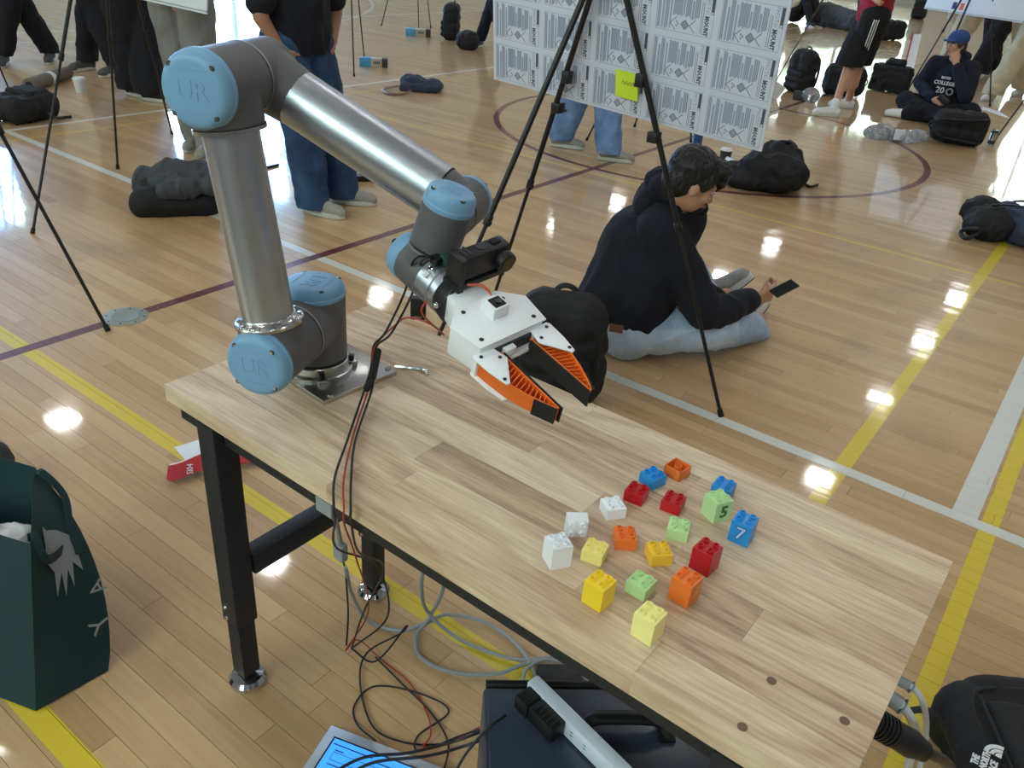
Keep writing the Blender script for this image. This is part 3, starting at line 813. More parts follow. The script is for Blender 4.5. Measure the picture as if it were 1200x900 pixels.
cable('laptop_cable', [V((-0.7932, 0.6721, 0.0300)), V((-0.7599, 0.7329, 0.0450)), V((-0.6888, 0.8058, 0.0500)), V((-0.6426, 0.8707, 0.0550)), V((-0.6044, 0.8951, 0.0900))], .0032, M['blkwire'], 'lower black cable crossing over the laptop to the case')
cable('charger_cable', [V((-0.5170, 0.8126, 0.3100)), V((-0.5280, 0.7744, 0.3000)), V((-0.6011, 0.8166, 0.1200)), V((-0.6259, 0.8128, 0.0300))], .0028, M['blkwire'], 'black charger lead hanging over the left side of the case')
cable('grey_cable', [V((-0.8919, 1.0125, 0.3000)), V((-0.9123, 1.0293, 0.2000)), V((-0.9289, 1.0746, 0.0800)), V((-0.8547, 1.1106, 0.0120)), V((-0.7265, 1.1460, 0.0120)), V((-0.6497, 1.2125, 0.0120)), V((-0.5505, 1.2450, 0.0120))], .0045, M['greycable'], 'grey cable dropping behind the bench and running to the right')
cable('grey_cable', [V((-0.8476, 1.0235, 0.3000)), V((-0.8951, 1.0814, 0.1600)), V((-0.9389, 1.0810, 0.0400)), V((-0.9450, 1.0521, 0.0100)), V((-0.8945, 1.0095, 0.0100)), V((-0.8079, 1.0252, 0.0100)), V((-0.7303, 1.0857, 0.0100)), V((-0.6927, 1.1506, 0.0160)), V((-0.6492, 1.2104, 0.0200)), V((-0.5955, 1.2595, 0.0120)), V((-0.5172, 1.2672, 0.0120))], .0045, M['greycable'], 'grey cable looping low to the left around the yellow line')
cable('grey_cable', [V((-0.9579, 0.8482, 0.3600)), V((-1.0650, 0.9584, 0.1400)), V((-1.0570, 1.0030, 0.0200)), V((-0.9826, 1.0383, 0.0120)), V((-0.9447, 1.0878, 0.0250)), V((-0.9272, 1.1468, 0.0200)), V((-0.8424, 1.1939, 0.0120)), V((-0.7455, 1.1881, 0.0120)), V((-0.6690, 1.1526, 0.0120)), V((-0.6430, 1.1266, 0.0120))], .0045, M['greycable'], 'grey cable rising to the white inline adapter')
cable('grey_cable', [V((-0.6634, 1.1003, 0.0200)), V((-0.6744, 1.1338, 0.0300)), V((-0.6536, 1.1789, 0.0350)), V((-0.6079, 1.2012, 0.0300)), V((-0.5470, 1.2004, 0.0200))], .004, M['greycable'], 'short grey cable arch behind the black case')
ad = thing('inline_adapter', 'pale grey inline plug adapter hanging under the front edge of the bench', 'adapter', V((-0.9463, 0.8261, 0.4200)))
bm = B(); box(bm, V((-0.9500, 0.8295, 0.4200)), (.028, .018, .042), RT, bev=.005); part('plug_body', bm, M['greycable'], ad, world=True)
bm = B(); tube(bm, [V((-0.9493, 0.8296, 0.4400)), V((-0.9111, 0.7881, 0.5400)), V((-0.8606, 0.7311, 0.6400))], .0048); part('lead', bm, M['greycable'], ad, world=True)
bm = B(); box(bm, V((-0.8482, 0.7168, 0.6550)), (.04, .02, .03), RT, bev=.003); part('bracket', bm, M['greycable'], ad, world=True)
bm = B(); tube(bm, [V((-0.9533, 0.8382, 0.3900)), V((-0.9937, 0.8793, 0.3000)), V((-1.0366, 0.9206, 0.1200)), V((-1.0489, 0.9230, 0.0100))], .0022); part('thin_lead', bm, M['blkwire'], ad, world=True)

# ------------------------------------------------------------------ small things on the bench
hk = B(); tube(hk, [V((-1.0080, 1.0406, 0.7315)), V((-0.9828, 1.0558, 0.7315)), V((-0.9552, 1.0709, 0.7315)), V((-0.9492, 1.0694, 0.7315)), V((-0.9388, 1.0554, 0.7315))], .0032, 6, 4)
hko = part('hex_key', hk, M['chrome']); tag(hko, 'steel hex key lying on the bench beside the robot base', 'hex key')
bx = thing('battery_box', 'small black box with silver label standing behind the wrist at the bench edge', 'box', V((-1.1325, 1.2424, 0.7275)))
bm = B(); p = V(V((-1.1325, 1.2424, 0.7275))); box(bm, p + V((0, 0, .026)), (.034, .022, .052), Matrix.Rotation(.64, 3, 'Z'), bev=.003); part('body', bm, M['black'], bx, world=True)
bm = B(); box(bm, p + V((.0066, -.0088, .008)), (.018, .001, .005), Matrix.Rotation(.64, 3, 'Z')); part('label_plate', bm, M['steel'], bx, world=True)

BR = [  # colour, px, py centre of top, tall, yaw, extra label, open
 ('orange', -.3205, 0, 0)]
bm_std = {}
def brick_mesh(h):
    bm = B(); s = .0318
    box(bm, (0, 0, h / 2), (s, s, h), bev=.0004); return bm
def duplo(colname, rgb, x, y, yaw, tall, label, orient='up'):
    h = .0384 if tall else .0192
    key = 'brick_' + colname
    if key not in M: M[key] = mat(key + '_plastic', rgb, .30, spec=.4)
    mt = M[key]
    z = ZT
    rot = (0, 0, yaw)
    t = thing('toy_brick', label, 'toy brick', (x, y, z), rot, 'toy bricks on the workbench')
    if orient == 'inverted':
        bm = B(); s = .0318; w = .0016
        for a, b, sa, sb in ((0, s / 2 - w / 2, s, w), (0, -s / 2 + w / 2, s, w), (s / 2 - w / 2, 0, w, s), (-s / 2 + w / 2, 0, w, s)): box(bm, (a, b, h / 2), (sa, sb, h))
        box(bm, (0, 0, .001), (s, s, .002))
        part('body', bm, mt, t, smooth=False)
        bm = B(); fr = Matrix.Identity(3)
        lathe(bm, (0, 0, .001), fr, [(0, .0066), (h - .001, .0066), (h - .001, .0052), (.004, .0052)], 24); part('centre_tube', bm, mt, t)
        return t
    L = Matrix()
    if orient == 'side': L = Matrix.Translation((0, 0, .0159)) @ Matrix.Rotation(PI / 2, 4, 'X') @ Matrix.Translation((0, 0, -h / 2))
    bm = brick_mesh(h); bmesh.ops.transform(bm, matrix=L, verts=bm.verts); part('body', bm, mt, t, smooth=False)
    for sx in (-1, 1):
        for sy in (-1, 1):
            bm = B(); lathe(bm, (sx * .008, sy * .008, h), Matrix.Identity(3), [(-.001, .0048), (.0045, .0048), (.0047, .0046), (.0047, .0035), (.0012, .0034)], 24)
            bmesh.ops.transform(bm, matrix=L, verts=bm.verts); part('stud', bm, mt, t)
    return t
COLS = dict(orange=(236, 122, 50), blue=(36, 144, 220), red=(186, 24, 36), green=(190, 228, 164), white=(242, 245, 252), yellow=(248, 234, 144), gold=(240, 198, 60), brightyellow=(250, 216, 52), pale=(250, 243, 158))
y0 = ta
BK = {}
BK[0] = duplo('orange', COLS['orange'], -0.4116, 1.1064, 1.431, False, 'inverted orange hollow toy brick at the far edge of the toy brick group', 'inverted')
BK[1] = duplo('blue', COLS['blue'], -0.4312, 1.0551, 1.309, False, 'short blue toy brick beside the inverted orange one', 'up')
BK[2] = duplo('blue', COLS['blue'], -0.3295, 1.1111, 0.052, False, 'short blue toy brick standing behind the tall green number five brick', 'up')
BK[3] = duplo('red', COLS['red'], -0.4304, 0.9992, 0.122, False, 'short red toy brick touching the short blue brick at its left', 'up')
BK[4] = duplo('red', COLS['red'], -0.3741, 1.0180, 0.140, False, 'short red toy brick alone between the blue and light green bricks', 'up')
BK[5] = duplo('green', COLS['green'], -0.3131, 1.0464, 1.082, True, 'tall light green toy brick with a dark green number five', 'up')
BK[6] = duplo('white', COLS['white'], -0.4397, 0.9401, 0.942, False, 'short white toy brick standing upright left of the red brick', 'up')
BK[7] = duplo('white', COLS['white'], -0.4570, 0.8612, 0.698, False, 'white toy brick tipped on its side with its studs facing forward', 'side')
BK[8] = duplo('white', COLS['white'], -0.4427, 0.7890, 1.012, True, 'tall white toy brick at the left end of the group', 'up')
BK[9] = duplo('yellow', COLS['yellow'], -0.4065, 0.8340, 0.209, False, 'short pale yellow toy brick beside the tall white brick', 'up')
BK[10] = duplo('orange', COLS['orange'], -0.3892, 0.8903, 0.663, False, 'short orange toy brick in the middle of the group', 'up')
BK[11] = duplo('gold', COLS['gold'], -0.3340, 0.8943, 0.803, False, 'short golden yellow toy brick right of the short orange one', 'up')
BK[12] = duplo('green', COLS['green'], -0.3374, 0.9637, 0.349, False, 'short light green toy brick above the golden yellow one', 'up')
BK[13] = duplo('blue', COLS['blue'], -0.2589, 1.0227, 0.035, True, 'tall blue toy brick with a white number seven', 'up')
BK[14] = duplo('red', COLS['red'], -0.2743, 0.9236, 1.484, True, 'tall dark red toy brick behind the tall orange one', 'up')
BK[15] = duplo('orange', COLS['orange'], -0.2688, 0.8470, 1.501, True, 'tall orange toy brick with a pale outlined figure on its side', 'up')
BK[16] = duplo('green', COLS['green'], -0.3214, 0.8185, 1.536, False, 'short light green toy brick between the two tall yellow bricks', 'up')
BK[17] = duplo('brightyellow', COLS['brightyellow'], -0.3555, 0.7611, 1.501, True, 'tall bright yellow toy brick left of the short light green one', 'up')
BK[18] = duplo('pale', COLS['pale'], -0.2748, 0.7539, 1.501, True, 'tall pale yellow toy brick closest to the front edge of the bench', 'up')
for i, s, ck, c2 in ((5, '5', (52, 120, 40), None), (13, '7', (176, 200, 236), (20, 70, 150)), (15, '8', (232, 168, 60), None)):
    t = BK[i]; h = .0384
    kw = dict(world=False)
    mx = Matrix(((1, 0, 0, .001), (0, 0, -1, -.0162), (0, 1, 0, h * .5), (0, 0, 0, 1)))
    nm = 'digit_ink_' + s; M[nm] = mat(nm, ck, .4)
    if c2: M[nm + 'b'] = mat(nm + 'b', c2, .4); text('digit_outline', s, .030, mx, M[nm + 'b'], t, ext=.0002, world=False, bold=.0017)
    text('digit', s, .030, Matrix.Translation((0, -.0003, 0)) @ mx, M[nm], t, ext=.0002, world=False, bold=.0010 if s == '5' else .0004)

# ------------------------------------------------------------------ floor things near the bench
tote = thing('tote_bag', 'dark green fabric tote bag with pale mountain print standing on the floor', 'bag', (-1.5, .45, 0))
R0 = V(V((-1.4456, 0.4683, 0.3800))); R1 = V(V((-1.6644, 0.5877, 0.4000))); Q0 = V(V((-1.4096, 0.3809, 0.0030))); Q1 = V(V((-1.3950, 0.5328, 0.0030)))
away = V((-.86, -.30, 0)) * .36
R3, R2, Q3, Q2 = R0 + away, R1 + away, Q0 + away, Q1 + away
def quad_panel(bm, c, n, th, bulge=0, bow=(None, None)):
    """bilinear sheet from corners c[0..3], thickness th"""
    N = 12; g = [[None] * (N + 1) for _ in range(N + 1)]
    nm = V(n).normalized()
    for i in range(N + 1):
        for j in range(N + 1):
            a, b = i / N, j / N
            p = c[0] * (1 - a) * (1 - b) + c[1] * a * (1 - b) + c[2] * a * b + c[3] * (1 - a) * b
            if bow[0] is not None: p = p + bow[0] * (1 - a) * math.sin(PI * b) ** .8
            if bow[1] is not None: p = p + bow[1] * a * math.sin(PI * b) ** .8
            w = math.sin(PI * a) * math.sin(PI * b) * bulge + .006 * noise.noise(p * 9) * min(1, 6 * min(a, 1 - a, b, 1 - b) + .2)
            g[i][j] = (p + nm * w)
    f = [[bm.verts.new(v) for v in r] for r in g]; bk = [[bm.verts.new(v - nm * th) for v in r] for r in g]
    for i in range(N):
        for j in range(N):
            bm.faces.new((f[i][j], f[i + 1][j], f[i + 1][j + 1], f[i][j + 1])); bm.faces.new((bk[i][j], bk[i][j + 1], bk[i + 1][j + 1], bk[i + 1][j]))
    for i in range(N):
        for (j) in (0, N):
            a, b, c_, d = f[i][j], f[i + 1][j], bk[i + 1][j], bk[i][j]
            bm.faces.new((a, b, c_, d) if j else (d, c_, b, a))
            a, b, c_, d = f[j][i], f[j][i + 1], bk[j][i + 1], bk[j][i]
            bm.faces.new((a, b, c_, d) if not j else (d, c_, b, a))
cen = (R0 + R1 + R2 + R3 + Q0 + Q1 + Q2 + Q3) / 8
BOW = R_ * .045 + V((.0, .01, .012))
for nm, c in (('side_panel', [Q0, Q1, R1, R0]), ('front_panel', [Q0, Q3, R3, R0]), ('side_panel', [Q3, Q2, R2, R3]), ('back_panel', [Q1, Q2, R2, R1]), ('bottom_panel', [Q0, Q1, Q2, Q3])):
    bm = B(); nn = (c[1] - c[0]).cross(c[3] - c[0])
    if nn.dot((c[0] + c[1] + c[2] + c[3]) / 4 - cen) < 0: nn = -nn
    quad_panel(bm, c, nn, .002, .012 if nm != 'bottom_panel' else 0, (None, BOW) if c[0] is Q0 and c[1] is Q1 and nm == 'side_panel' else ((BOW, None) if nm == 'back_panel' else (None, None))); bmesh.ops.recalc_face_normals(bm, faces=bm.faces); part(nm, bm, M['tote'], tote, world=True)
for h0, h1, dd in (((.25), (.75), V((.05, .02, 0))),):
    pa = R0.lerp(R1, .15); pb = R0.lerp(R1, .9)
    bm = B(); tube(bm, [pb - V((0, 0, .02)), pb + V((.01, .01, .006)), pb + V((.05, .03, -.05)), V(V((-1.5372, 0.5801, 0.3000))), V(V((-1.4971, 0.5734, 0.2600))), V(V((-1.5241, 0.5635, 0.2700))), pa + V((.045, .0, -.045)), pa + V((.012, 0, .004)), pa - V((0, 0, .02))], .01, 8, 6, flat=(.0100, .0014)); part('handle', bm, M['tote'], tote, world=True)
bm = B(); pa = R3.lerp(R2, .2); pb = R3.lerp(R2, .8); tube(bm, [pa, pa + V((-.02, 0, .05)), (pa + pb) / 2 + V((-.03, 0, .09)), pb + V((-.02, 0, .05)), pb], .01, 8, 6, flat=(.0100, .0014)); part('handle', bm, M['tote'], tote, world=True)
nn = (Q1 - Q0).cross(R0 - Q0).normalized()
if nn.dot((Q0 + Q1) / 2 - cen) < 0: nn = -nn
def tpn(a, b, off=.0145): # panel coords
    p = Q0 * (1 - a) * (1 - b) + Q1 * a * (1 - b) + R1 * a * b + R0 * (1 - a) * b + BOW * a * math.sin(PI * b) ** .8
    return p + nn * (math.sin(PI * a) * math.sin(PI * b) * .012 + .004)
def panel_poly(bm, pts):
    vs = [bm.verts.new(tpn(*p)) for p in pts]; f = bm.faces.new(vs); return f
bm = B()
mount = [(.30, .78), (.38, .82), (.46, .90), (.50, .86), (.56, .84), (.66, .80), (.80, .72), (.90, .60), (.82, .62), (.80, .54), (.70, .62), (.62, .52), (.60, .62), (.48, .52), (.50, .64), (.36, .56), (.40, .68)]
panel_poly(bm, mount); r = bmesh.ops.triangulate(bm, faces=bm.faces); part('mountain_print', bm, M['totegrey'], tote, world=True)
ex = (tpn(.9, .3) - tpn(.1, .3)).normalized(); ey = (tpn(.5, .6) - tpn(.5, .2)).normalized(); ey = (ey - ex * ex.dot(ey)).normalized(); ez = ex.cross(ey)
if ez.dot(nn) < 0: ez = -ez
text('letter_print', 'Y', .06, mtx_from(tpn(.86, .26) + nn * .006, ey, -ex, ez), M['totegrey'], tote)
text('letter_print', 'A', .05, mtx_from(tpn(.92, .42) + nn * .006, ey, -ex, ez), M['totegrey'], tote)
blob('plastic_bag', [('e', V(V((-1.5537, 0.4753, 0.3100))), (.035, .05, .04)), ('e', V(V((-1.5891, 0.4587, 0.3000))), (.05, .06, .04))], M['white'], None, .006, 2, (.006, 30), world=True)
tag(bpy.data.objects['plastic_bag'], 'crumpled white plastic inside the green tote bag', 'plastic bag')
# grey bag beside tote, cut by the frame
blob('grey_pouch', [('e', V(V((-2.2202, 0.6874, 0.0800))), (.05, .05, .08))], M['packgrey'], None, .006, 3, (.003, 30), world=True)
tag(bpy.data.objects['grey_pouch'], 'dark grey pouch at the left frame edge behind the tote bag', 'pouch')

# paper and red ribbon
bm = B(); cs = [V(V((-2.0472, 1.1258, 0.0040))), V(V((-2.0068, 1.2411, 0.0120))), V(V((-1.8920, 1.1960, 0.0100))), V(V((-1.9317, 1.1021, 0.0040)))]
quad_panel(bm, cs, V((0, 0, 1)), .0008, .004); bmesh.ops.recalc_face_normals(bm, faces=bm.faces); o = part('paper_sheet', bm, M['paper']); tag(o, 'white paper sheet on the floor beside the red band', 'paper')
rb = thing('red_band', 'red printed paper band lying on the floor behind the front bench leg', 'band', V((-1.9221, 1.1187, 0.0000)))
def ribbon(bm, ctr, wd, th=.0012):
    P = catmull(ctr, 6); W = catmull(wd, 6); f = []
    for p, w in zip(P, W): f.append((p - w / 2, p + w / 2))
    up = V((0, 0, th)); A = [[bm.verts.new(a), bm.verts.new(b), bm.verts.new(b - up), bm.verts.new(a - up)] for a, b in f]
    for x, y in zip(A, A[1:]):
        for i in range(4): bm.faces.new((x[i], y[i], y[(i + 1) % 4], x[(i + 1) % 4]))
    bm.faces.new(A[0]); bm.faces.new(list(reversed(A[-1]))); bmesh.ops.recalc_face_normals(bm, faces=bm.faces)
def mids(a, b): return (V(a) + V(b)) / 2
tops = [V((-1.9398, 1.0390, 0.0300)), V((-1.9215, 1.0704, 0.0350)), V((-1.9095, 1.1331, 0.0400)), V((-1.8809, 1.1915, 0.0400)), V((-1.8415, 1.2809, 0.0300)), V((-1.8041, 1.3496, 0.0200))]
bots = [V((-1.9008, 1.0066, 0.0200)), V((-1.8760, 1.0182, 0.0200)), V((-1.8579, 1.0953, 0.0250)), V((-1.8229, 1.1482, 0.0300)), V((-1.7833, 1.2348, 0.0200)), V((-1.7496, 1.3044, 0.0100))]
bm = B(); ribbon(bm, [mids(a, b) for a, b in zip(tops, bots)], [V(b) - V(a) for a, b in zip(tops, bots)]); part('ribbon', bm, M['redband'], rb, world=True)
bm = B(); ribbon(bm, [mids(a, b) + V((-.012, .012, -.006)) for a, b in zip(tops, bots)], [(V(b) - V(a)) for a, b in zip(tops, bots)]); part('white_backing', bm, M['paper'], rb, world=True)
a, b = V(V((-1.8364, 1.0445, 0.0350))), V(V((-1.8915, 1.0834, 0.0460))); ex = (b - a).normalized(); rt = V(V((-1.8507, 1.0895, 0.0410))) - V(V((-1.8661, 1.0343, 0.0410))); ez = (rt.cross(ex)).normalized()
if ez.z < 0: ez = -ez
text('lettering', 'SI0♥'.replace('♥', '4'), .026, mtx_from((a + b) / 2 + ez * .003, ex, ez.cross(ex), ez), M['white'], rb)

# equipment case
case = thing('equipment_case', 'black hard equipment case lying under the front edge of the bench', 'case', (-.45, .85, 0))
c0 = V((-.598, .854, 0)); cu = (V(V((-0.3103, 1.0965, 0.3000))) - V(V((-0.5979, 0.8541, 0.3000)))); cu.z = 0; cu.normalize(); cv = V((cu.y, -cu.x, 0))
CW, CD, CH = .46, .36, .30
def cp(a, b, z): return c0 + cu * a + cv * b + V((0, 0, z))
RC = Matrix((cu, cv, V((0, 0, 1)))).transposed()
if RC.determinant() < 0: RC = Matrix((cu, -cv, V((0, 0, 1)))).transposed()
bm = B(); box(bm, cp(CW / 2, CD / 2, CH / 2 - .01), (CW, CD, CH - .02), RC, bev=.006); part('body', bm, M['case'], case, world=True)
bm = B(); box(bm, cp(CW / 2, CD / 2 + .008, CH - .006), (CW - .012, CD - .03, .010), RC, bev=.003); part('lid_panel', bm, M['case'], case, world=True)
bm = B(); cyl(bm, cp(.004, .006, CH - .004), cp(CW - .004, .006, CH - .004), .008, seg=18); part('hinge', bm, M['black'], case, world=True)
bm = B(); tube(bm, [V((-0.4004, 0.8898, 0.3000)), V((-0.3943, 0.8936, 0.3150)), V((-0.3784, 0.9084, 0.3250)), V((-0.3138, 0.9612, 0.3250)), V((-0.2937, 0.9746, 0.3150)), V((-0.2762, 0.9725, 0.3000))], .012, 12, 6, flat=(.014, .011)); part('handle', bm, M['black'], case, world=True)
for q in (V((-0.3975, 0.8846, 0.3030)), V((-0.2779, 0.9681, 0.3030))):
    bm = B(); box(bm, q, (.03, .026, .008), RC, bev=.003); part('handle_mount', bm, M['black'], case, world=True)
st = thing('power_strip', 'pale blue-white power strip lying slanted on the black case', 'power strip', V((-0.4301, 0.8690, 0.3000)))
s0 = V(V((-0.5133, 0.8851, 0.3240))); s1 = V(V((-0.2825, 0.8327, 0.3240))); sd = (s1 - s0).normalized(); sn = V((sd.y, -sd.x, 0))
RS = Matrix((sd, -sn, V((0, 0, 1)))).transposed()
if RS.determinant() < 0: RS = Matrix((sd, sn, V((0, 0, 1)))).transposed()
L = (s1 - s0).length
bm = B(); box(bm, (s0 + s1) / 2, (L, .026, .040), RS, bev=.003); part('body', bm, M['strip'], st, world=True)
side = -sn if (-sn).dot(V((-1, -.5, 0))) > 0 else sn
for k in range(5):
    p = s0 + sd * (.022 + k * .032) + side * .0115
    bm = B(); box(bm, p, (.022, .002, .026), RS, bev=.001); sk = part('socket', bm, M['strip'], st, world=True)
    bm = B()
    for q in (-.004, .004): box(bm, p + V((0, 0, q)) + side * .0012, (.007, .001, .002), RS)
    part('slot', bm, M['soil'], sk, world=True)
for (k, ln, wd, lab) in ((.024, .034, .036, 'black cube charger plugged into the top of the power strip'), (.072, .062, .034, 'long black power adapter plugged into the middle of the power strip')):
    p = s0 + sd * k + side * (.012 + wd / 2)
    t = thing('power_adapter', lab, 'adapter', tuple(p))
    bm = B(); box(bm, p, (ln, wd, .034), RS, bev=.004); part('body', bm, M['black'], t, world=True)
    bm = B()
    for q in range(5): box(bm, p + V((0, 0, .0175)) + sd * (q - 2) * ln * .16, (.0015, wd * .7, .0008), RS)
    part('rib', bm, M['soil'], t, world=True)
bm = B(); box(bm, V((-0.6090, 1.1693, 0.0200)), (.10, .05, .03), RC, bev=.004); o = part('power_brick', bm, M['black']); tag(o, 'black power brick on the floor behind the case', 'power brick')

# laptop
lp = thing('laptop', 'silver laptop with glowing blue screen lying on the floor at the bottom edge', 'laptop', V((-0.7865, 0.7344, 0.0000)))
a0 = V(V((-0.9097, 0.7500, 0.0180))); a1 = V(V((-0.6865, 0.8198, 0.0180))); lx = (a1 - a0).normalized(); ly = V((lx.y, -lx.x, 0)); lx.z = 0
RL = Matrix((lx, -ly, V((0, 0, 1)))).transposed()
def lpp(a, b, z=0): return a0 + lx * a + ly * b + V((0, 0, z))
bm = B(); box(bm, lpp(.14, .10, -.010), (.28, .20, .016), RL, bev=.004); part('case', bm, M['silver'], lp, world=True)
bm = B(); box(bm, lpp(.135, .112, -.0008), (.226, .176, .0022), RL); part('bezel', bm, M['dark'], lp, world=True)
bm = B(); box(bm, lpp(.135, .112, .0006), (.218, .168, .0012), RL); scr = part('screen', bm, M['screen'], lp, world=True)
bm = B()
for (x, y, w) in ((.075, .040, .09), (.05, .052, .02), (.16, .046, .05), (.055, .085, .03), (.16, .060, .03)): box(bm, lpp(x + .0, y, .0014), (w, .0022, .0006), RL)
for s in (-1, 1): box(bm, lpp(.105, .066 + s * .009, .0014), (.13, .0008, .0006), RL)
for s in (-1, 1): box(bm, lpp(.105 + s * .065, .066, .0014), (.0008, .018, .0006), RL)
part('screen_text', bm, M['scrtext'], scr, world=True)

# backpack at lower right with lettering
def backpack(name, label, loc, rotz, size, col='pack', lie=None, open_=False, straps=True, vox=.012, group='backpacks and bags on the gym floor', wr=.012, pocket=True):
    """size (w, d, h) standing, front towards -y"""
    w, d, h = size
    t = thing(name, label, 'backpack', loc, (0, 0, rotz), group)
    Lm = Matrix()
    if lie == 'front': Lm = Matrix.Translation((0, 0, d * .5)) @ Matrix.Rotation(PI / 2, 4, 'X') @ Matrix.Translation((0, 0, -h / 2))   # lying on its back panel, front facing up
    if lie == 'back': Lm = Matrix.Translation((0, 0, d * .5)) @ Matrix.Rotation(-PI / 2, 4, 'X') @ Matrix.Translation((0, 0, -h / 2))
    if lie == 'side': Lm = Matrix.Translation((0, 0, w * .5)) @ Matrix.Rotation(PI / 2, 4, 'Y') @ Matrix.Translation((0, 0, -h / 2))
    def pt(*a): return Lm @ V(a)
    rx = w / 2
    r = min(w, d) * .38
    sh = []
    for z0, k in ((r * .9, 1.0), (h * .35, 1.02), (h * .6, .96), (h * .8, .82)):
        for sx in (-1, 1):
            sh.append(('c', pt(sx * (rx - r) * k, -d * .08, z0), pt(sx * (rx - r) * k, d * .12, z0), r * .98, r * .98))
        sh.append(('c', pt(-(rx - r) * k, 0, z0), pt((rx - r) * k, 0, z0), r * 1.05, r * 1.05))
    sh.append(('c', pt(-(rx - r) * .5, .0, h - r * .9), pt((rx - r) * .5, .0, h - r * .9), r * .85, r * .85))
    sh.append(('b', pt(0, 0, h * .42), (w * .86, d * .72, h * .70) if not lie else ((w * .86, h * .7, d * .72) if lie != 'side' else (h * .7, d * .72, w * .86))))
    b = blob('body', sh, M[col], t, vox, 4, (wr * .5, 9))
    if pocket:
        pr = r * .42; sp = []
        for z0 in (h * .16, h * .32, h * .46): sp.append(('c', pt(-w * .26, -d * .40, z0), pt(w * .26, -d * .40, z0), pr, pr))
        blob('front_pocket', sp, M[col], t, vox, 3, (wr * .3, 12))
        bm = B(); tube(bm, [pt(-w * .34, -d * .30, h * .30), pt(-w * .32, -d * .40, h * .56), pt(0, -d * .44, h * .64), pt(w * .32, -d * .40, h * .56), pt(w * .34, -d * .30, h * .30)], .004, 6, 6); part('zip', bm, M['strap'], t)
    bm = B(); tube(bm, [pt(-w * .12, d * .12, h * .93), pt(-w * .10, d * .16, h * 1.03), pt(0, d * .16, h * 1.07), pt(w * .10, d * .16, h * 1.03), pt(w * .12, d * .12, h * .93)], .008, 8, 6, flat=(.010, .006)); part('top_handle', bm, M['strap'], t)
    if straps:
        for s in (-1, 1):
            bm = B(); tube(bm, [pt(s * w * .2, d * .36, h * .90), pt(s * w * .26, d * .62, h * .78), pt(s * w * .30, d * .66, h * .45), pt(s * w * .34, d * .52, h * .18), pt(s * w * .36, d * .36, h * .08)], .02, 8, 6, flat=(.024, .007)); part('shoulder_strap', bm, M['strap'], t)
    return t
bp1 = thing('backpack', 'black backpack with white three-word logo beside the right end of the bench', 'backpack', V((0.2395, 1.6535, 0.0000)), group='backpacks and bags on the gym floor')
ROT = Matrix.Rotation(math.radians(31), 3, 'Z')
g0 = V((.30, 1.56, 0))
def bpt(x, y, z): return g0 + ROT @ V((x, y, z))
sh = [('b', bpt(0, 0, .085), (.27, .27, .15), ROT)]
for x, y, z, r in ((-.12, -.12, .07, .055), (.12, -.12, .07, .055), (.12, .12, .08, .055), (-.10, .12, .085, .06)): sh.append(('c', bpt(x, y, .05), bpt(x, y, z + .02), r, r))
sh += [('c', bpt(-.12, -.12, .10), bpt(-.10, .12, .11), .05, .055), ('c', bpt(-.10, .12, .11), bpt(.12, .12, .10), .055, .05), ('c', bpt(-.05, .15, .12), bpt(.08, .15, .12), .05, .05)]
blob('body', sh, M['pack'], bp1, .007, 5, (.003, 11), world=True)
blob('front_pocket', [('b', bpt(.02, -.01, .165), (.20, .20, .035), ROT)] + [('c', bpt(a, b, .160), bpt(c, d, .160), .017, .017) for a, b, c, d in ((-.08, -.11, -.08, .08), (-.08, .08, .12, .08), (.12, .08, .12, -.11))], M['pack'], bp1, .006, 4, world=True)
bm = B(); tube(bm, [bpt(-.115, -.13, .14), bpt(-.12, 0, .155), bpt(-.11, .10, .16), bpt(-.06, .135, .165), bpt(.08, .135, .165), bpt(.15, .08, .15)], .005, 8, 8); part('zip', bm, M['strap'], bp1, world=True)
bm = B(); tube(bm, [bpt(-.10, .10, .175), bpt(-.105, .0, .178), bpt(-.10, -.10, .165)], .004, 8, 8); part('zip', bm, M['strap'], bp1, world=True)
bm = B(); tube(bm, [bpt(-.155, .10, .10), bpt(-.19, .11, .10), bpt(-.21, .12, .08)], .008, 8, 6, flat=(.011, .004)); part('side_strap', bm, M['strap'], bp1, world=True)
# three word logo: quarter dome above stacked words, reading away from the bench
lx_ = (V(V((0.2019, 1.4762, 0.1900))) - V(V((0.2015, 1.3813, 0.1900)))); lx_.z = 0; lx_.normalize(); ly_ = V((-lx_.y, lx_.x, 0)); lo = V(V((0.1997, 1.4076, 0.1905)))
for i_, w in enumerate(('THE', 'NORTH', 'FACE')):
    text('logo_word', w, .017, mtx_from(lo - ly_ * .0155 * (i_ - 1) - lx_ * .018, lx_, ly_, V((0, 0, 1))), M['white'], bp1, ext=.0006, bold=.0008, align='LEFT', sx=.82)
bm = B()
for r0, r1 in ((.0, .011), (.0135, .0205), (.023, .031)):
    pts = [(r1 * math.sin(a), r1 * math.cos(a)) for a in [PI / 2 * q / 8 for q in range(9)]] + ([(r0 * math.sin(a), r0 * math.cos(a)) for a in [PI / 2 * q / 8 for q in range(8, -1, -1)]] if r0 else [(0, 0)])
    prism(bm, pts, lo + lx_ * .030 - ly_ * .024, ly_ * 1.0, lx_, V((0, 0, 1)), -.0006, .0006)
part('logo_dome', bm, M['white'], bp1, world=True)

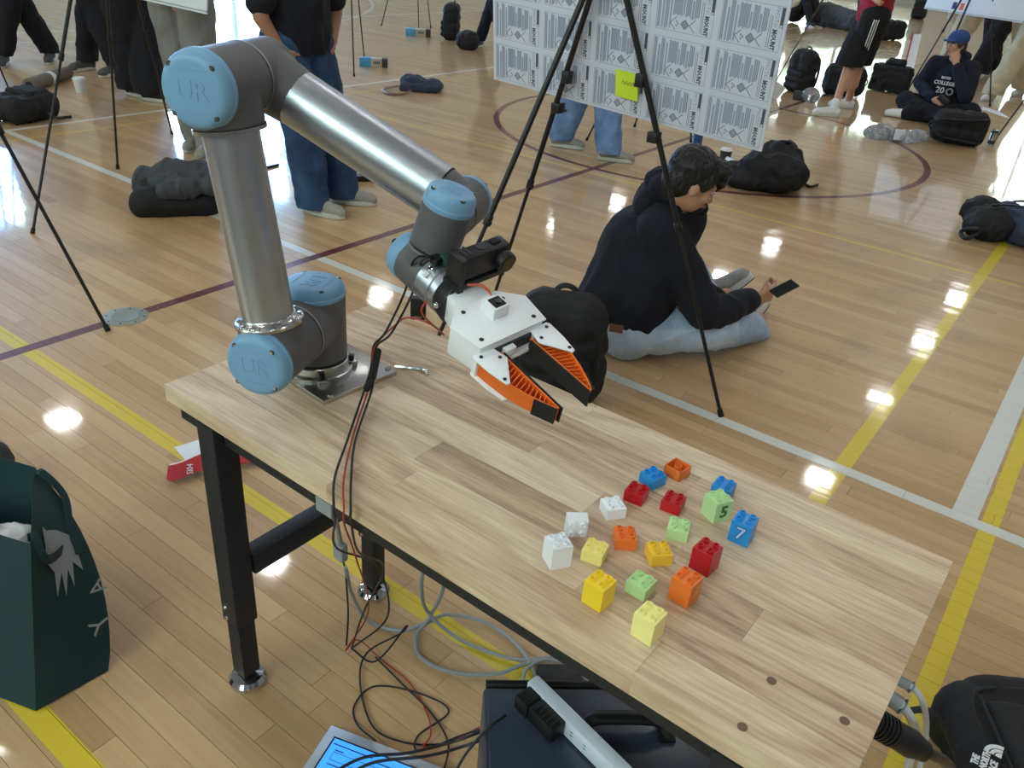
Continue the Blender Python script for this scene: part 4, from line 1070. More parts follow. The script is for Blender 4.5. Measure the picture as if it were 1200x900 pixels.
# white hoses and black plug at the bench end
for k, (pts, r, lab) in enumerate((([V((0.0148, 0.9766, 0.6600)), V((0.0314, 0.9795, 0.6550)), V((0.0512, 1.0071, 0.6100)), V((0.0754, 1.1277, 0.4500)), V((0.0948, 1.2027, 0.3000)), V((0.1231, 1.2911, 0.1000))], .0045, 'thinner white cable curving down from the far side of the bench end'),
                                   ([V((0.0137, 0.9370, 0.6600)), V((0.0285, 0.9370, 0.6550)), V((0.0477, 0.9640, 0.6100)), V((0.0646, 1.0692, 0.4800)), V((0.0757, 1.1500, 0.3400)), V((0.1081, 1.2564, 0.1000))], .0065, 'thicker white cable curving down from the bench end behind the black plug'))):
    t = thing('white_cable', lab, 'cable', pts[0]); bm = B(); tube(bm, pts, r); part('cable', bm, M['whitecable'], t, world=True)
    bm = B(); p, q = V(pts[0]), V(pts[1]); d = (q - p).normalized(); cyl(bm, p - d * .012 - TX * .03, p + d * .010, r * 1.7, seg=16, bev=.001)
    part('sleeve', bm, M['greycable'], t, world=True)
    tube(bm := B(), [p + d * .012, p + d * .0135], r * 1.9, 14, 0); part('collar', bm, M['greycable'], t, world=True)
pl = thing('black_plug', 'large black ribbed cable plug sticking out from the bench end', 'plug', V((0.0452, 0.9366, 0.6000)))
q0, q1, q2, q3 = V(V((0.0087, 0.8771, 0.6650))), V(V((0.0531, 0.8997, 0.6400))), V(V((0.0776, 0.9214, 0.6200))), V(V((0.1234, 0.9996, 0.5200)))
d = (q1 - q0).normalized(); bm = B(); fr = frame_z(d); Lq = (q2 - q0).length
prof = []
for k in range(6): prof += [(k * .006, .0195), (k * .006 + .003, .0195), (k * .006 + .003, .0172), (k * .006 + .006, .0172)]
lathe(bm, q0 - d * .012, fr, prof, 20); cyl(bm, q0 - d * .035, q0 - d * .010, .014, seg=20); part('ribbed_grip', bm, M['black'], pl, world=True)
bm = B(); lathe(bm, q0 + d * .022, fr, [(0, .015), (.002, .018), (.030, .019), (.040, .016), (.052, .014)], 20); part('plug_body', bm, M['black'], pl, world=True)
bm = B(); tube(bm, [q0 + d * .062, q2, (q2 + q3) / 2 + V((0, 0, .01)), q3, V(V((0.1796, 1.1718, 0.3000)))], .0075, 12); part('lead', bm, M['blkwire'], pl, world=True)

# floor plate
dp = thing('floor_plate', 'round grey metal floor plate set in the court near the maroon line', 'floor plate', V((-2.9950, 1.5284, 0.0000)))
p = V(V((-2.9950, 1.5284, 0.0000))); bm = B(); lathe(bm, p, Matrix.Identity(3), [(0, .088), (.0015, .088), (.0022, .086)], 48); part('plate', bm, M['disc'], dp, world=True)
bm = B(); lathe(bm, p, Matrix.Identity(3), [(.0022, .052), (.003, .052), (.003, .049), (.0026, .048)], 40); part('inner_ring', bm, M['disc'], dp, world=True)
for k in range(8):
    a = 2 * PI * k / 8; q = p + V((.073 * math.cos(a), .073 * math.sin(a), .002)); bm = B(); cyl(bm, q, q + V((0, 0, .0015)), .004, seg=10); part('screw', bm, M['soil'], dp, world=True)

# ------------------------------------------------------------------ people
def P2(v): return V(v)
def hand_shapes(w, d, nrm, side, curl=.5, k=1.0, r=.0085):
    """w wrist, d hand direction, nrm palm normal (side the fingers curl to), side = thumb side direction"""
    d = V(d).normalized(); nrm = V(nrm); nrm = (nrm - d * nrm.dot(d)).normalized(); s = V(side); s = (s - d * s.dot(d) - nrm * s.dot(nrm)).normalized()
    w = V(w); out = []
    for q in (-.5, 0, .5): out.append(('c', w + s * q * .030 * k, w + d * .085 * k + s * q * .062 * k, .017 * k, .013 * k))
    for i, (L, o) in enumerate(((.070, .034), (.078, .012), (.072, -.011), (.056, -.033))):
        b = w + d * .088 * k + s * o * k
        a1 = curl * .8; a2 = curl * 2.0
        m1 = b + (d * math.cos(a1) + nrm * math.sin(a1)) * L * .5 * k
        m2 = m1 + (d * math.cos(a2) + nrm * math.sin(a2)) * L * .5 * k
        out.append(('c', b, m1, r * k, r * .95 * k)); out.append(('c', m1, m2, r * .95 * k, r * .8 * k))
    b = w + d * .030 * k + s * .026 * k
    m1 = b + (s * .7 + d * .6 + nrm * .35).normalized() * .036 * k
    m2 = m1 + (d * .8 + nrm * .6 * (curl + .2) + s * .1).normalized() * .034 * k
    out.append(('c', b, m1, .012 * k, .010 * k)); out.append(('c', m1, m2, .010 * k, .0085 * k))
    return out
def head_shapes(c, f, u):
    c = V(c); f = V(f).normalized(); u = V(u); u = (u - f * u.dot(f)).normalized(); s = f.cross(u)
    Rm = Matrix((s, f, u)).transposed()
    o = [('e', c + u * .022 - f * .008, (.074, .093, .088), Rm), ('e', c - u * .030 + f * .018, (.058, .070, .080), Rm),
         ('e', c - u * .078 + f * .050, (.030, .028, .024), Rm), ('c', c + u * .006 + f * .085, c - u * .030 + f * .102, .008, .0125),
         ('e', c + u * .020 + f * .070, (.055, .022, .014), Rm), ('e', c - u * .058 + f * .082, (.022, .012, .009), Rm)]
    for q in (-1, 1):
        o.append(('e', c + s * q * .073 - f * .004 - u * .008, (.009, .019, .031), Rm)); o.append(('e', c + s * q * .040 + f * .062 - u * .022, (.022, .02, .02), Rm))
    return o
def face(t, c, f, u, world=True, browm='brow'):
    c = V(c); f = V(f).normalized(); u = V(u); u = (u - f * u.dot(f)).normalized(); s = f.cross(u); Rm = Matrix((s, f, u)).transposed()
    for q in (-1, 1):
        bm = B(); ell(bm, c + s * q * .030 + f * .0790 + u * .002, (.0120, .008, .0065), Rm); part('eye', bm, M['white'], t, world=world)
        bm = B(); ell(bm, c + s * q * .030 + f * .0862 + u * .002, (.0050, .0022, .0050), Rm); part('iris', bm, M['eye'], t, world=world)
        bm = B(); tube(bm, [c + s * q * .014 + f * .0935 + u * .019, c + s * q * .032 + f * .091 + u * .024, c + s * q * .050 + f * .078 + u * .019], .0035, 6, 4); part('eyebrow', bm, M[browm], t, world=world)
    bm = B(); tube(bm, [c - s * .022 + f * .088 - u * .058, c + f * .0975 - u * .056, c + s * .022 + f * .088 - u * .058], .0045, 6, 4); part('mouth', bm, M['lip'], t, world=world)
def hair(t, c, f, u, m, fringe=.5, big=1.0, vox=.006):
    c = V(c); f = V(f).normalized(); u = V(u); u = (u - f * u.dot(f)).normalized(); s = f.cross(u); Rm = Matrix((s, f, u)).transposed()
    sh = [('e', c + u * .042 - f * .020, (.084 * big, .096 * big, .082 * big), Rm), ('e', c + u * .0 - f * .050, (.076 * big, .062, .075), Rm), ('e', c + u * .085 + f * .045, (.058, .045 * fringe * 2, .030), Rm)]
    for q in (-1, 1): sh.append(('e', c + s * q * .068 + u * .030 + f * .022, (.014, .030, .030), Rm))
    blob('hair', sh, m, t, vox, 2, (.006, 38, (1, 1, .5)), world=True)
def shoe(t, ank, d, m, sole='sole', L=.275, k=1.0, name='shoe', clog=False):
    ank = V(ank); d = V((d[0], d[1], 0)).normalized(); s = V((-d.y, d.x, 0)); z = V((0, 0, 1)); g = V((ank.x, ank.y, 0))
    sh = [('c', g - d * .035 * k + z * .052, g + d * .02 * k + z * .062, .040 * k, .042 * k), ('c', g + d * .02 * k + z * .058, g + d * (L * .55) * k + z * .040, .041 * k, .036 * k), ('c', g + d * (L * .55) * k + z * .040 + s * .008, g + d * (L * .70 - .02) * k + z * .034, .036 * k, .030 * k),
          ('c', g - d * .02 + z * .07, g - d * .005 + z * .095, .036, .034)]
    o = blob(name, sh, m, t, .0075, 3, world=True)
    bm = B(); pts = []
    for i in range(24):
        a = 2 * PI * i / 24; ca, sa = math.cos(a), math.sin(a)
        x = (L * .5) * ca; w = .042 + .006 * max(0, ca) - (.004 if ca < 0 else 0)
        pts.append((x + L * .5 - .075, w * sa * (1 if abs(sa) < 1 else 1)))
    prism(bm, [(p[0] * k, p[1] * k) for p in pts], g, d, s, z, 0.002, .030, bev=.004); part('sole', bm, M[sole], o, world=True)
    if not clog:
        for q in range(4):
            p = g + d * (.045 + q * .022) * k + z * (.094 - q * .008); bm = B(); tube(bm, [p - s * .022, p + z * .004, p + s * .022], .0028, 6, 3); part('lace', bm, M['white'] if m is not M['shoedark'] else M['dark'], o, world=True)
    return o
def limb(a, b, c_, r): return [('c', V(a), V(b), r[0], r[1]), ('c', V(b), V(c_), r[1], r[2])]

def standing(label, al, ar, heading, cols, h=1.75, pose='down', group='people standing around the court', wide=1.0, short=False, cap_=None, hemz=.06, waist=None, toes=None, vox=.011, clog=False, long_shirt=False, lean=(0, 0), skin='skin', stripes=False):
    """al / ar: ankle ground points of the left and right foot; heading: angle the person faces"""
    k = h / 1.75
    f = V((math.cos(heading), math.sin(heading), 0)); s = V((f.y, -f.x, 0))          # s = the person's right
    al, ar = V((al[0], al[1], .085)), V((ar[0], ar[1], .085)); mid = (al + ar) / 2
    ctr = V((mid.x + lean[0], mid.y + lean[1], 0)) if waist is None else V((waist[0], waist[1], 0)); z = V((0, 0, 1))
    t = thing('person', label, 'person', (mid.x, mid.y, 0), group=group)
    top, trou, shoem, hairm = cols
    pel = ctr + z * .93 * k; ch = ctr + z * 1.25 * k + f * .01; nk = ctr + z * 1.46 * k; hd = ctr + z * 1.62 * k + f * .025
    hl, hr = pel - s * .095, pel + s * .095
    kl = (hl + al) / 2 + f * .03; kr = (hr + ar) / 2 + f * .03; kl.z = kr.z = .50 * k
    sl, sr = nk - s * .185 - z * .06, nk + s * .185 - z * .06
    if pose == 'pocket':
        el, er = sl - s * .07 - z * .27 + f * .03, sr + s * .07 - z * .27 + f * .03
        wl, wr = pel - s * .185 + z * .03 + f * .07, pel + s * .185 + z * .03 + f * .07
        dl, dr = (z * -.9 + f * .1 + s * .8), (z * -.9 + f * .1 - s * .8)
    elif pose == 'folded':
        el, er = sl - s * .05 - z * .28 + f * .02, sr + s * .05 - z * .28 + f * .02
        wl, wr = ch + s * .05 - z * .02 + f * .19, ch - s * .05 + z * .02 + f * .20
        dl, dr = s + f * .1, -s + f * .1
    else:
        el, er = sl - s * .05 - z * .29, sr + s * .05 - z * .29
        wl, wr = el + z * -.25 + f * .06, er + z * -.25 + f * .06
        dl, dr = -z + f * .1, -z + f * .1
    sk = M[skin]
    sh = head_shapes(hd, f, z) + [('c', nk - z * .02, hd - z * .06, .055, .052), ('c', pel, ch, .10, .12), ('c', sl, sr, .055, .055), ('c', ch, nk - z * .05, .12, .07)]
    for (a, b, c_, d_, sd) in ((sl, el, wl, dl, -1), (sr, er, wr, dr, 1)):
        sh += limb(a, b, c_, (.048, .038, .026)); sh += hand_shapes(c_, d_, -s * sd if pose != 'folded' else -f, f, .35)
    for (a, b, c_) in ((hl, kl, al), (hr, kr, ar)):
        sh += limb(a, b, c_, (.070, .047, .036))
        if short: sh.append(('c', b - z * .05 - f * .02, b - z * .20 - f * .022, .05, .045))
        td = V(((toes or (f, f))[0 if c_ is al else 1])); td.z = 0; sh.append(('c', V((c_.x, c_.y, .06)), V((c_.x, c_.y, .045)) + td.normalized() * .08, .034, .028))
    blob('body', sh, sk, t, max(vox * .9, .009), 2, world=True)
    face(t, hd, f, z)
    hair(t, hd, f, z, hairm, vox=.009)
    # trousers
    wr_ = (.012, 5.5, (1, 1, .8))
    if short:
        tr = [('c', hl + z * .04, kl + z * .03, .135, .135), ('c', hr + z * .04, kr + z * .03, .135, .135), ('c', hl + z * .05, hr + z * .05, .118, .118)]
    else:
        tr = [('c', hl + z * .03, hr + z * .03, .115, .115)]
        for a, b, c_ in ((hl, kl, al), (hr, kr, ar)):
            e = V((c_.x, c_.y, .05 + hemz * .6)); tr += [('c', a, b, .102 * wide, .084 * wide), ('c', b, e, .084 * wide, .078 * wide), ('c', b + f * -.01, e + z * .05 - f * .01, .08 * wide, .08 * wide)]
    zc = .045 + hemz * .6 if not short else .50 * k
    tro = blob('trousers' if not short else 'shorts', tr, trou, t, vox, 3, wr_ if not short else (.006, 6), world=True, cuts=[((0, 0, zc), (0, 0, -1))])
    if stripes:
        for q in range(3):
            for sd, a, b in ((-1, hl, kl),):
                p0 = a - s * (.156) + z * .02 + f * (.03 - .020 * q); p1 = b - s * .162 + z * .02 + f * (.02 - .020 * q)
                bm = B(); tube(bm, [p0, (p0 + p1) / 2 - s * .004, p1], .004, 6, 5, flat=(.0055, .014)); part('side_stripe', bm, M['white'], tro, world=True)
    # shirt
    sw = [('c', pel + z * (.03 if not long_shirt else -.05), ch, .152, .150), ('c', pel - s * .06 + z * (.03 if not long_shirt else -.05), ch - s * .05, .130, .125), ('c', pel + s * .06 + z * (.03 if not long_shirt else -.05), ch + s * .05, .130, .125), ('c', sl + s * .02, sr - s * .02, .072, .072), ('c', ch, nk - z * .05, .13, .075)]
    for a, b, c_ in ((sl, el, wl), (sr, er, wr)):
        if short or pose == 'pocket': sw += [('c', a, a.lerp(b, .75), .07, .068)]
        else: sw += limb(a, b, b.lerp(c_, .92), (.068, .056, .045))
    blob('shirt', sw, top, t, vox, 3, (.010, 6), world=True, cuts=[((0, 0, pel.z - .015), (0, 0, -1))])
    tl = toes or (f, f)
    for a, d in ((al, tl[0]), (ar, tl[1])):
        if short:
            blob('sock', [('c', V((a.x, a.y, .06)), V((a.x, a.y, .15)), .042, .042)], M['white'], t, .008, 2, world=True)
        shoe(t, a, d, shoem, k=1.0 if not clog else 1.05, clog=clog)
    return t

def sneaker_dir(a, b): d = V(b) - V(a); d.z = 0; return d.normalized()
# five people at upper left, seen from the waist down
hA = math.radians(-35)
standing('person at far left in dark trousers and charcoal slip-on clogs', V((-8.4487, 3.6092, -0.0000)), V((-8.4465, 4.0295, 0.0000)), hA, (M['blkcloth'], M['dktrouser'], M['shoeclog'], M['hair']), clog=True, wide=1.05, pose='folded')
standing('person in flared dark trousers and grey clogs behind the white paper cup', V((-7.9051, 4.0984, 0.0000)), V((-7.5659, 4.1919, 0.0000)), math.radians(-80), (M['blkcloth'], M['dktrouser'], M['rubber'], M['hair2']), clog=True, wide=1.1, pose='folded')
standing('person in wide dark trousers and black shoes left of the robot elbow', V((-6.4831, 3.8275, 0.0000)), V((-6.7197, 3.8288, 0.0000)), math.radians(15), (M['blkcloth'], M['dktrouser'], M['shoedark'], M['hair']), wide=1.45, hemz=.03, toes=(V((.9, .45, 0)), V((.9, .3, 0))), pose='folded')
standing('person far behind the others with one dark sneaker showing', V((-9.2578, 5.0798, 0.0000)), V((-9.4003, 5.3849, 0.0000)), math.radians(-140), (M['blkcloth'], M['dktrouser'], M['shoedark'], M['hair2']), wide=.9, h=1.7, pose='folded')
standing('person in loose grey trousers and black top standing behind the robot elbow', V((-4.8253, 3.2267, 0.0000)), V((-5.0517, 3.2924, 0.0000)), math.radians(-60), (M['blkcloth'], M['greycloth'], M['shoegrey'], M['hair2']), wide=1.1, hemz=0, pose='folded', waist=(-5.0, 3.25))
# jeans
jl, jr = V(V((-3.5276, 3.2028, 0.0000))), V(V((-3.4942, 2.9544, 0.0000)))
standing('person in dark blue jeans and black T-shirt with a hand in the pocket', jl, jr, math.radians(4), (M['navy'], M['denim'], M['shoegrey'], M['hair']), h=1.62, pose='pocket', wide=1.12, hemz=.0, waist=(-3.56, 2.95), toes=(V((.8, .55, 0)), V((.9, .25, 0))), skin='skin2')
# behind poster
standing('person behind the poster in light blue jeans and pale grey sneakers', V((-3.0427, 5.3928, 0.0000)), V((-3.5086, 5.4285, 0.0000)), math.radians(25), (M['shirtwhite'], M['middenim'], M['shoegrey'], M['hair2']), wide=1.15, hemz=.03, h=1.72, pose='folded')
standing('person in slim navy trousers and one blue sneaker at the top left of the poster', V((-7.2479, 9.0477, 0.0000)), V((-6.8630, 9.0668, 0.0000)), math.radians(-75), (M['navy'], M['navy2'], M['shoeblue'], M['hair']), wide=.85, pose='folded')
standing('person in red sweatshirt and black shorts with three white stripes', V((-2.5384, 9.5334, 0.0000)), V((-2.4822, 8.8763, 0.0000)), math.radians(205), (M['red'], M['blkcloth'], M['shoewhite'], M['hair2']), short=True, wide=1.0, waist=(-2.36, 8.95), stripes=True, pose='folded', h=1.72)
standing('person in khaki trousers and white shoes left of the man in the blue cap', V((-2.2513, 12.1643, 0.0000)), V((-2.1293, 12.8376, 0.0000)), math.radians(-100), (M['shirtwhite'], M['tan'], M['shoewhite'], M['hair']), wide=1.35, h=1.8, pose='folded')
standing('person in black trousers directly behind the man in the blue cap', V((-2.0700, 13.9612, 0.0000)), V((-2.0060, 14.6428, 0.0000)), math.radians(-95), (M['blkcloth'], M['blkcloth'], M['shoedark'], M['hair2']), wide=1.5, pose='folded')
standing('person in pale khaki trousers right of the man in the blue cap', V((-1.5237, 11.9502, 0.0000)), V((-1.3249, 12.8814, 0.0000)), math.radians(-110), (M['greycloth'], M['tan'], M['shoewhite'], M['hair']), wide=1.45, h=1.8, pose='folded')

# the man sitting on the floor with a phone (seen from behind, facing right)
man = thing('person', 'man in navy hooded sweatshirt and pale jeans sitting on the floor holding a phone', 'person', (-1.35, 2.85, 0))
rv = V((.795, .602, 0)).normalized(); av = V((-.602, .795, 0)); zz = V((0, 0, 1))
pel = V((-1.40, 2.80, .115)); ch = V((-1.335, 2.87, .42)); nk = V((-1.26, 2.90, .615))
hd = V(V((-1.2170, 2.7999, 0.7350))); hf = (rv * .93 + av * .10 - zz * .42).normalized(); hu = (zz + rv * .40)
shR = V(V((-1.2827, 2.7492, 0.5500))); shL = shR + av * .34 + rv * .03
elR = V(V((-1.0759, 2.8292, 0.2400))); wrR = V(V((-0.9948, 3.1310, 0.2350))); hdR = V(V((-0.9257, 3.2539, 0.2700)))
elL = shL + rv * .02 - zz * .25; wrL = V(V((-1.1221, 3.0323, 0.2200)))
hR = pel - av * .09; hL = pel + av * .10
kR = V(V((-1.0743, 2.9499, 0.1400))); aR = V(V((-1.0161, 3.2436, 0.0600))); kL = pel + rv * .30 + av * .30 + zz * .10; aL = V(V((-1.2336, 3.2797, 0.0900)))
sh = head_shapes(hd, hf, hu) + [('c', nk - zz * .02, hd - hu.normalized() * .05 - hf * .015, .052, .052), ('c', pel, ch, .11, .12), ('c', ch, nk - zz * .05, .12, .07), ('c', shR, shL, .05, .05)]
sh += limb(shR, elR, wrR, (.048, .04, .027)) + limb(shL, elL, wrL, (.048, .04, .027)) + limb(hR, kR, aR, (.078, .055, .038)) + limb(hL, kL, aL, (.078, .055, .038))
hdir = (hdR - wrR).normalized()
sh += hand_shapes(wrR, hdir, av * .8 + zz * .3, zz * .8 - av * .4, .85, 1.0) + hand_shapes(wrL, -zz * .8 + rv * .2, -av, rv, .6)
sh += [('c', aR, aR + rv * .06 + av * .10, .035, .03), ('c', aL, aL + rv * .06 + zz * .05, .035, .03)]
blob('body', sh, M['skin'], man, .0075, 2, world=True)
face(man, hd, hf, hu)
hc = hd; f0 = hf; u0 = (hu - hf * hu.dot(hf)).normalized(); s0_ = f0.cross(u0); Rm = Matrix((s0_, f0, u0)).transposed()
sh = [('e', hc + u0 * .045 - f0 * .018, (.084, .098, .084), Rm), ('e', hc - u0 * .005 - f0 * .050, (.075, .060, .075), Rm), ('e', hc + u0 * .085 + f0 * .060, (.068, .050, .036), Rm), ('e', hc + u0 * .050 + f0 * .088, (.050, .026, .028), Rm)]
for q in (-1, 1): sh.append(('e', hc + s0_ * q * .072 + u0 * .028 + f0 * .020, (.014, .028, .034), Rm))
blob('hair', sh, M['hair'], man, .0045, 3, (.0045, 42, (1, 1, .6)), world=True)
# sweatshirt
sw = [('c', pel + zz * .04 - rv * .05, ch - rv * .055, .175, .175), ('c', ch - rv * .06, nk - rv * .05 - zz * .10, .165, .12), ('c', pel - av * .06 + zz * .03, ch - av * .08, .14, .135), ('c', pel + av * .08 + zz * .03, ch + av * .10, .14, .135),
      ('c', ch - rv * .02, nk - zz * .06 - rv * .02, .165, .10), ('c', shR, shL, .085, .085), ('c', ch + zz * .03 - av * .09, shR + rv * .0, .12, .085)]
sw += [('c', shR, elR, .088, .068), ('c', elR, wrR.lerp(elR, .10), .068, .046), ('c', shL, elL, .088, .068), ('c', elL, wrL, .066, .046)]
sw += [('e', pel + zz * .05, (.185, .18, .07)), ]
blob('sweatshirt', sw, M['navy'], man, .008, 16, (.012, 4.6, (1, 1, .7)), world=True, cuts=[(pel + zz * -.035, -zz + rv * .12)])
hb = nk - rv * .045 + zz * .015
sh = []
for i in range(12):
    a = 2 * PI * i / 12
    p = hb + av * .098 * math.sin(a) - rv * .085 * math.cos(a) + zz * (.028 + .040 * math.cos(a)); q_ = .036 + .012 * (1 + math.cos(a)) / 2; sh.append(('e', p, (q_, q_, .034 + .016 * math.cos(a))))
sh += [('e', hb - rv * .085 - zz * .015, (.07, .10, .075)), ('e', hb - rv * .055 + zz * .075 , (.035, .055, .045))]
blob('hood', sh, M['navy'], man, .007, 4, (.006, 12), world=True)
bm = B(); d = (wrR - elR).normalized(); cyl(bm, wrR - d * .05, wrR - d * .0, .041, .038, seg=28, bev=.006); part('cuff', bm, M['navy'], man, world=True)
# jeans
tr = [('c', hR, hL, .125, .125), ('e', pel - rv * .04 - zz * .01, (.16, .16, .105)), ('c', hR, kR, .112, .092), ('c', kR, aR + zz * .0, .090, .066), ('c', aR, V(V((-0.9677, 3.2963, 0.0300))), .060, .026), ('c', hL, kL, .105, .085), ('c', kL, aL, .085, .07)]
jn = blob('jeans', tr, M['ltdenim'], man, .008, 4, (.007, 9, (1, 1, .7)), world=True)
bm = B(); q = V(V((-1.3219, 2.5821, 0.1750))); box(bm, q, (.055, .010, .032), Matrix.Rotation(math.radians(24), 3, 'Z') @ Matrix.Rotation(math.radians(-25), 3, 'X')); part('leather_patch', bm, M['brown'], jn, world=True, label='brown leather waistband patch')
# sneakers
def tilted_shoe(t, heel, d, up, m):
    d = V(d).normalized(); up = V(up); up = (up - d * up.dot(d)).normalized(); s = d.cross(up)
    g = V(heel)
    o = blob('shoe', [('c', g + up * .045, g + d * .06 + up * .055, .04, .04), ('c', g + d * .06 + up * .05, g + d * .19 + up * .034, .040, .032), ('c', g + d * .0 + up * .07, g + up * .095, .036, .036)], m, t, .0065, 3, world=True)
    bm = B(); prism(bm, [(.09 + .135 * math.cos(2 * PI * i / 24), .044 * math.sin(2 * PI * i / 24)) for i in range(24)], g, d, s, up, -.004, .024, bev=.004); part('sole', bm, M['sole'], o, world=True)
    bm = B(); prism(bm, [(.09 + .132 * math.cos(2 * PI * i / 24), .042 * math.sin(2 * PI * i / 24)) for i in range(24)], g, d, s, up, -.008, -.004); part('outsole', bm, M['soil'], o, world=True)
tilted_shoe(man, V(V((-1.2479, 3.3602, 0.0600))), rv * .50 - av * .2 + zz * .62, -rv * .8 + zz * .5 + av * .3, M['shoegrey'])
tilted_shoe(man, V(V((-1.0736, 3.3974, 0.0300))), av * .8 + rv * .5 + zz * .05, zz * .7 - rv * .6, M['shoegrey'])
ph = thing('phone', 'black phone held in the sitting man’s right hand'.replace('’', "'"), 'phone', hdR)
pd = (V(V((-0.8763, 3.2186, 0.3150))) - V(V((-0.9254, 3.1361, 0.2750)))).normalized(); pn = (-rv * .5 + zz * .75 - av * .35); pn = (pn - pd * pn.dot(pd)).normalized(); ps = pd.cross(pn)
RP = Matrix((pd, ps, pn)).transposed(); pc = V(V((-0.9010, 3.1791, 0.3000)))
bm = B(); box(bm, pc, (.108, .054, .009), RP, bev=.003); part('body', bm, M['black'], ph, world=True)
bm = B(); box(bm, pc + pn * .0048, (.100, .048, .0008), RP); part('glass', bm, M['lens'], ph, world=True)

# the man in the blue cap
kid = thing('person', 'man in blue cap and navy printed sweatshirt sitting cross-legged with chin on hand', 'person', (-1.62, 9.75, 0), group='people on the court')
fk = (V((0, 0, 0)) - V((-1.6, 9.8, 0))).normalized(); fk = (fk + V((-.25, 0, 0))).normalized(); sk_ = V((fk.y, -fk.x, 0))     # sk_ = his right
sk_ = -sk_ if sk_.dot(R_) > 0 else sk_     # his right is at image left
pel = V((-1.66, 9.85, .13)); ch = pel + zz * .30 + fk * .03; nk = pel + zz * .47 + fk * .07; hd = pel + zz * .615 + fk * .13 + sk_ * .03
sR, sL = nk + sk_ * .18 - zz * .06, nk - sk_ * .18 - zz * .06
kR, kL = pel + sk_ * .32 + fk * .22 + zz * .03, pel - sk_ * .32 + fk * .22 + zz * .03
aR, aL = pel - sk_ * .16 + fk * .40 - zz * .06, pel + sk_ * .22 + fk * .34 - zz * .06
eR = pel + sk_ * .27 + fk * .10 + zz * .20; wR = pel + sk_ * .03 + fk * .30 + zz * .10
eL = pel - sk_ * .24 + fk * .24 + zz * .17; wL = hd - zz * .16 + fk * .07 - sk_ * .07
hf = (fk + sk_ * .45 - zz * .08).normalized()
sh = head_shapes(hd, hf, zz) + [('c', nk - zz * .02, hd - zz * .06, .053, .052), ('c', pel, ch, .11, .12), ('c', ch, nk - zz * .05, .12, .07), ('c', sR, sL, .05, .05)]
sh += limb(sR, eR, wR, (.048, .04, .027)) + limb(sL, eL, wL, (.048, .04, .027)) + limb(pel + sk_ * .09, kR, aR, (.078, .055, .038)) + limb(pel - sk_ * .09, kL, aL, (.078, .055, .038))
sh += hand_shapes(wR, -sk_ * .8 + fk * .4, -fk, zz, .8) + hand_shapes(wL, zz * .8 + sk_ * .4, -fk, sk_, 1.1)
blob('body', sh, M['skin'], kid, .009, 2, world=True)
face(kid, hd, hf, zz)
hair(kid, hd - zz * .022, hf, zz, M['hair2'], fringe=.3, big=.93, vox=.008)
sw = [('c', pel + zz * .02, ch, .155, .16), ('c', pel - sk_ * .06 + zz * .02, ch - sk_ * .07, .14, .13), ('c', pel + sk_ * .06 + zz * .02, ch + sk_ * .07, .14, .13), ('c', ch, nk - zz * .05, .15, .09), ('c', sR, sL, .08, .08)]
sw += limb(sR, eR, eR.lerp(wR, .9), (.08, .062, .048)) + limb(sL, eL, eL.lerp(wL, .85), (.08, .062, .048))
sw += [('e', nk - fk * .07 + zz * .03, (.11, .11, .06))]
top_ = blob('sweatshirt', sw, M['navy2'], kid, .010, 4, (.010, 6), world=True)
tr = [('c', pel + sk_ * .09, kR, .11, .092), ('c', kR, aR, .09, .075), ('c', pel - sk_ * .09, kL, .11, .092), ('c', kL, aL, .09, .075), ('e', pel, (.17, .17, .11))]
blob('trousers', tr, M['dktrouser'], kid, .011, 3, (.012, 7), world=True)
Rm = Matrix((hf.cross(zz), hf, zz)).transposed()
cp_ = blob('cap', [('e', hd + zz * .060 - hf * .008, (.096, .110, .080), Rm), ('e', hd + zz * .045 + hf * .115, (.068, .060, .010), Rm)], M['capblue'], kid, .006, 2, world=True)
bm = B(); ell(bm, hd + zz * .139 - hf * .008, (.008, .008, .005)); part('cap_button', bm, M['capblue'], cp_, world=True)
tx = V((-fk.y, fk.x, 0)); tx = tx if tx.dot(R_) > 0 else -tx
for s_, y_, sz in (('BATES', .435, .032), ('COLLEGE', .385, .048), ('20', .315, .085)):
    o_ = V((pel.x, pel.y, y_)) + fk * (.205 - (y_ - .3) * .10) + tx * (-.03 if s_ == '20' else -.01)
    text('chest_print', s_, sz, mtx_from(o_, tx, zz, fk), M['white'], top_, bold=.001, ext=.004)
bm = B(); o_ = V((pel.x, pel.y, .315)) + fk * .206 + tx * .065; lathe(bm, o_, frame_z(fk), [(0, .036), (.004, .036), (.004, .022), (0, .022)], 28, cap=False); part('chest_badge', bm, M['greycable'], top_, world=True)
for p, d in ((aR - sk_ * .04, -sk_ + fk * .3), (aL + sk_ * .04, sk_ + fk * .3)):
    g = V((p.x, p.y, 0)); d = V(d).normalized()
    so = blob('shoe', [('c', g + zz * .05, g + d * .12 + zz * .045, .05, .042), ('c', g + d * .1 + zz * .045, g + d * .16 + zz * .04, .042, .034)], M['shoewhite'], kid, .009, 2, world=True)
kp = thing('phone', 'phone in the lap hand of the man in the blue cap', 'phone', wR)
bm = B(); box(bm, wR - sk_ * .10 + fk * .045 + zz * .02, (.12, .009, .065), Matrix((tx, fk, zz)).transposed() @ Matrix.Rotation(.5, 3, 'Y'), bev=.002); part('body', bm, M['black'], kp, world=True)

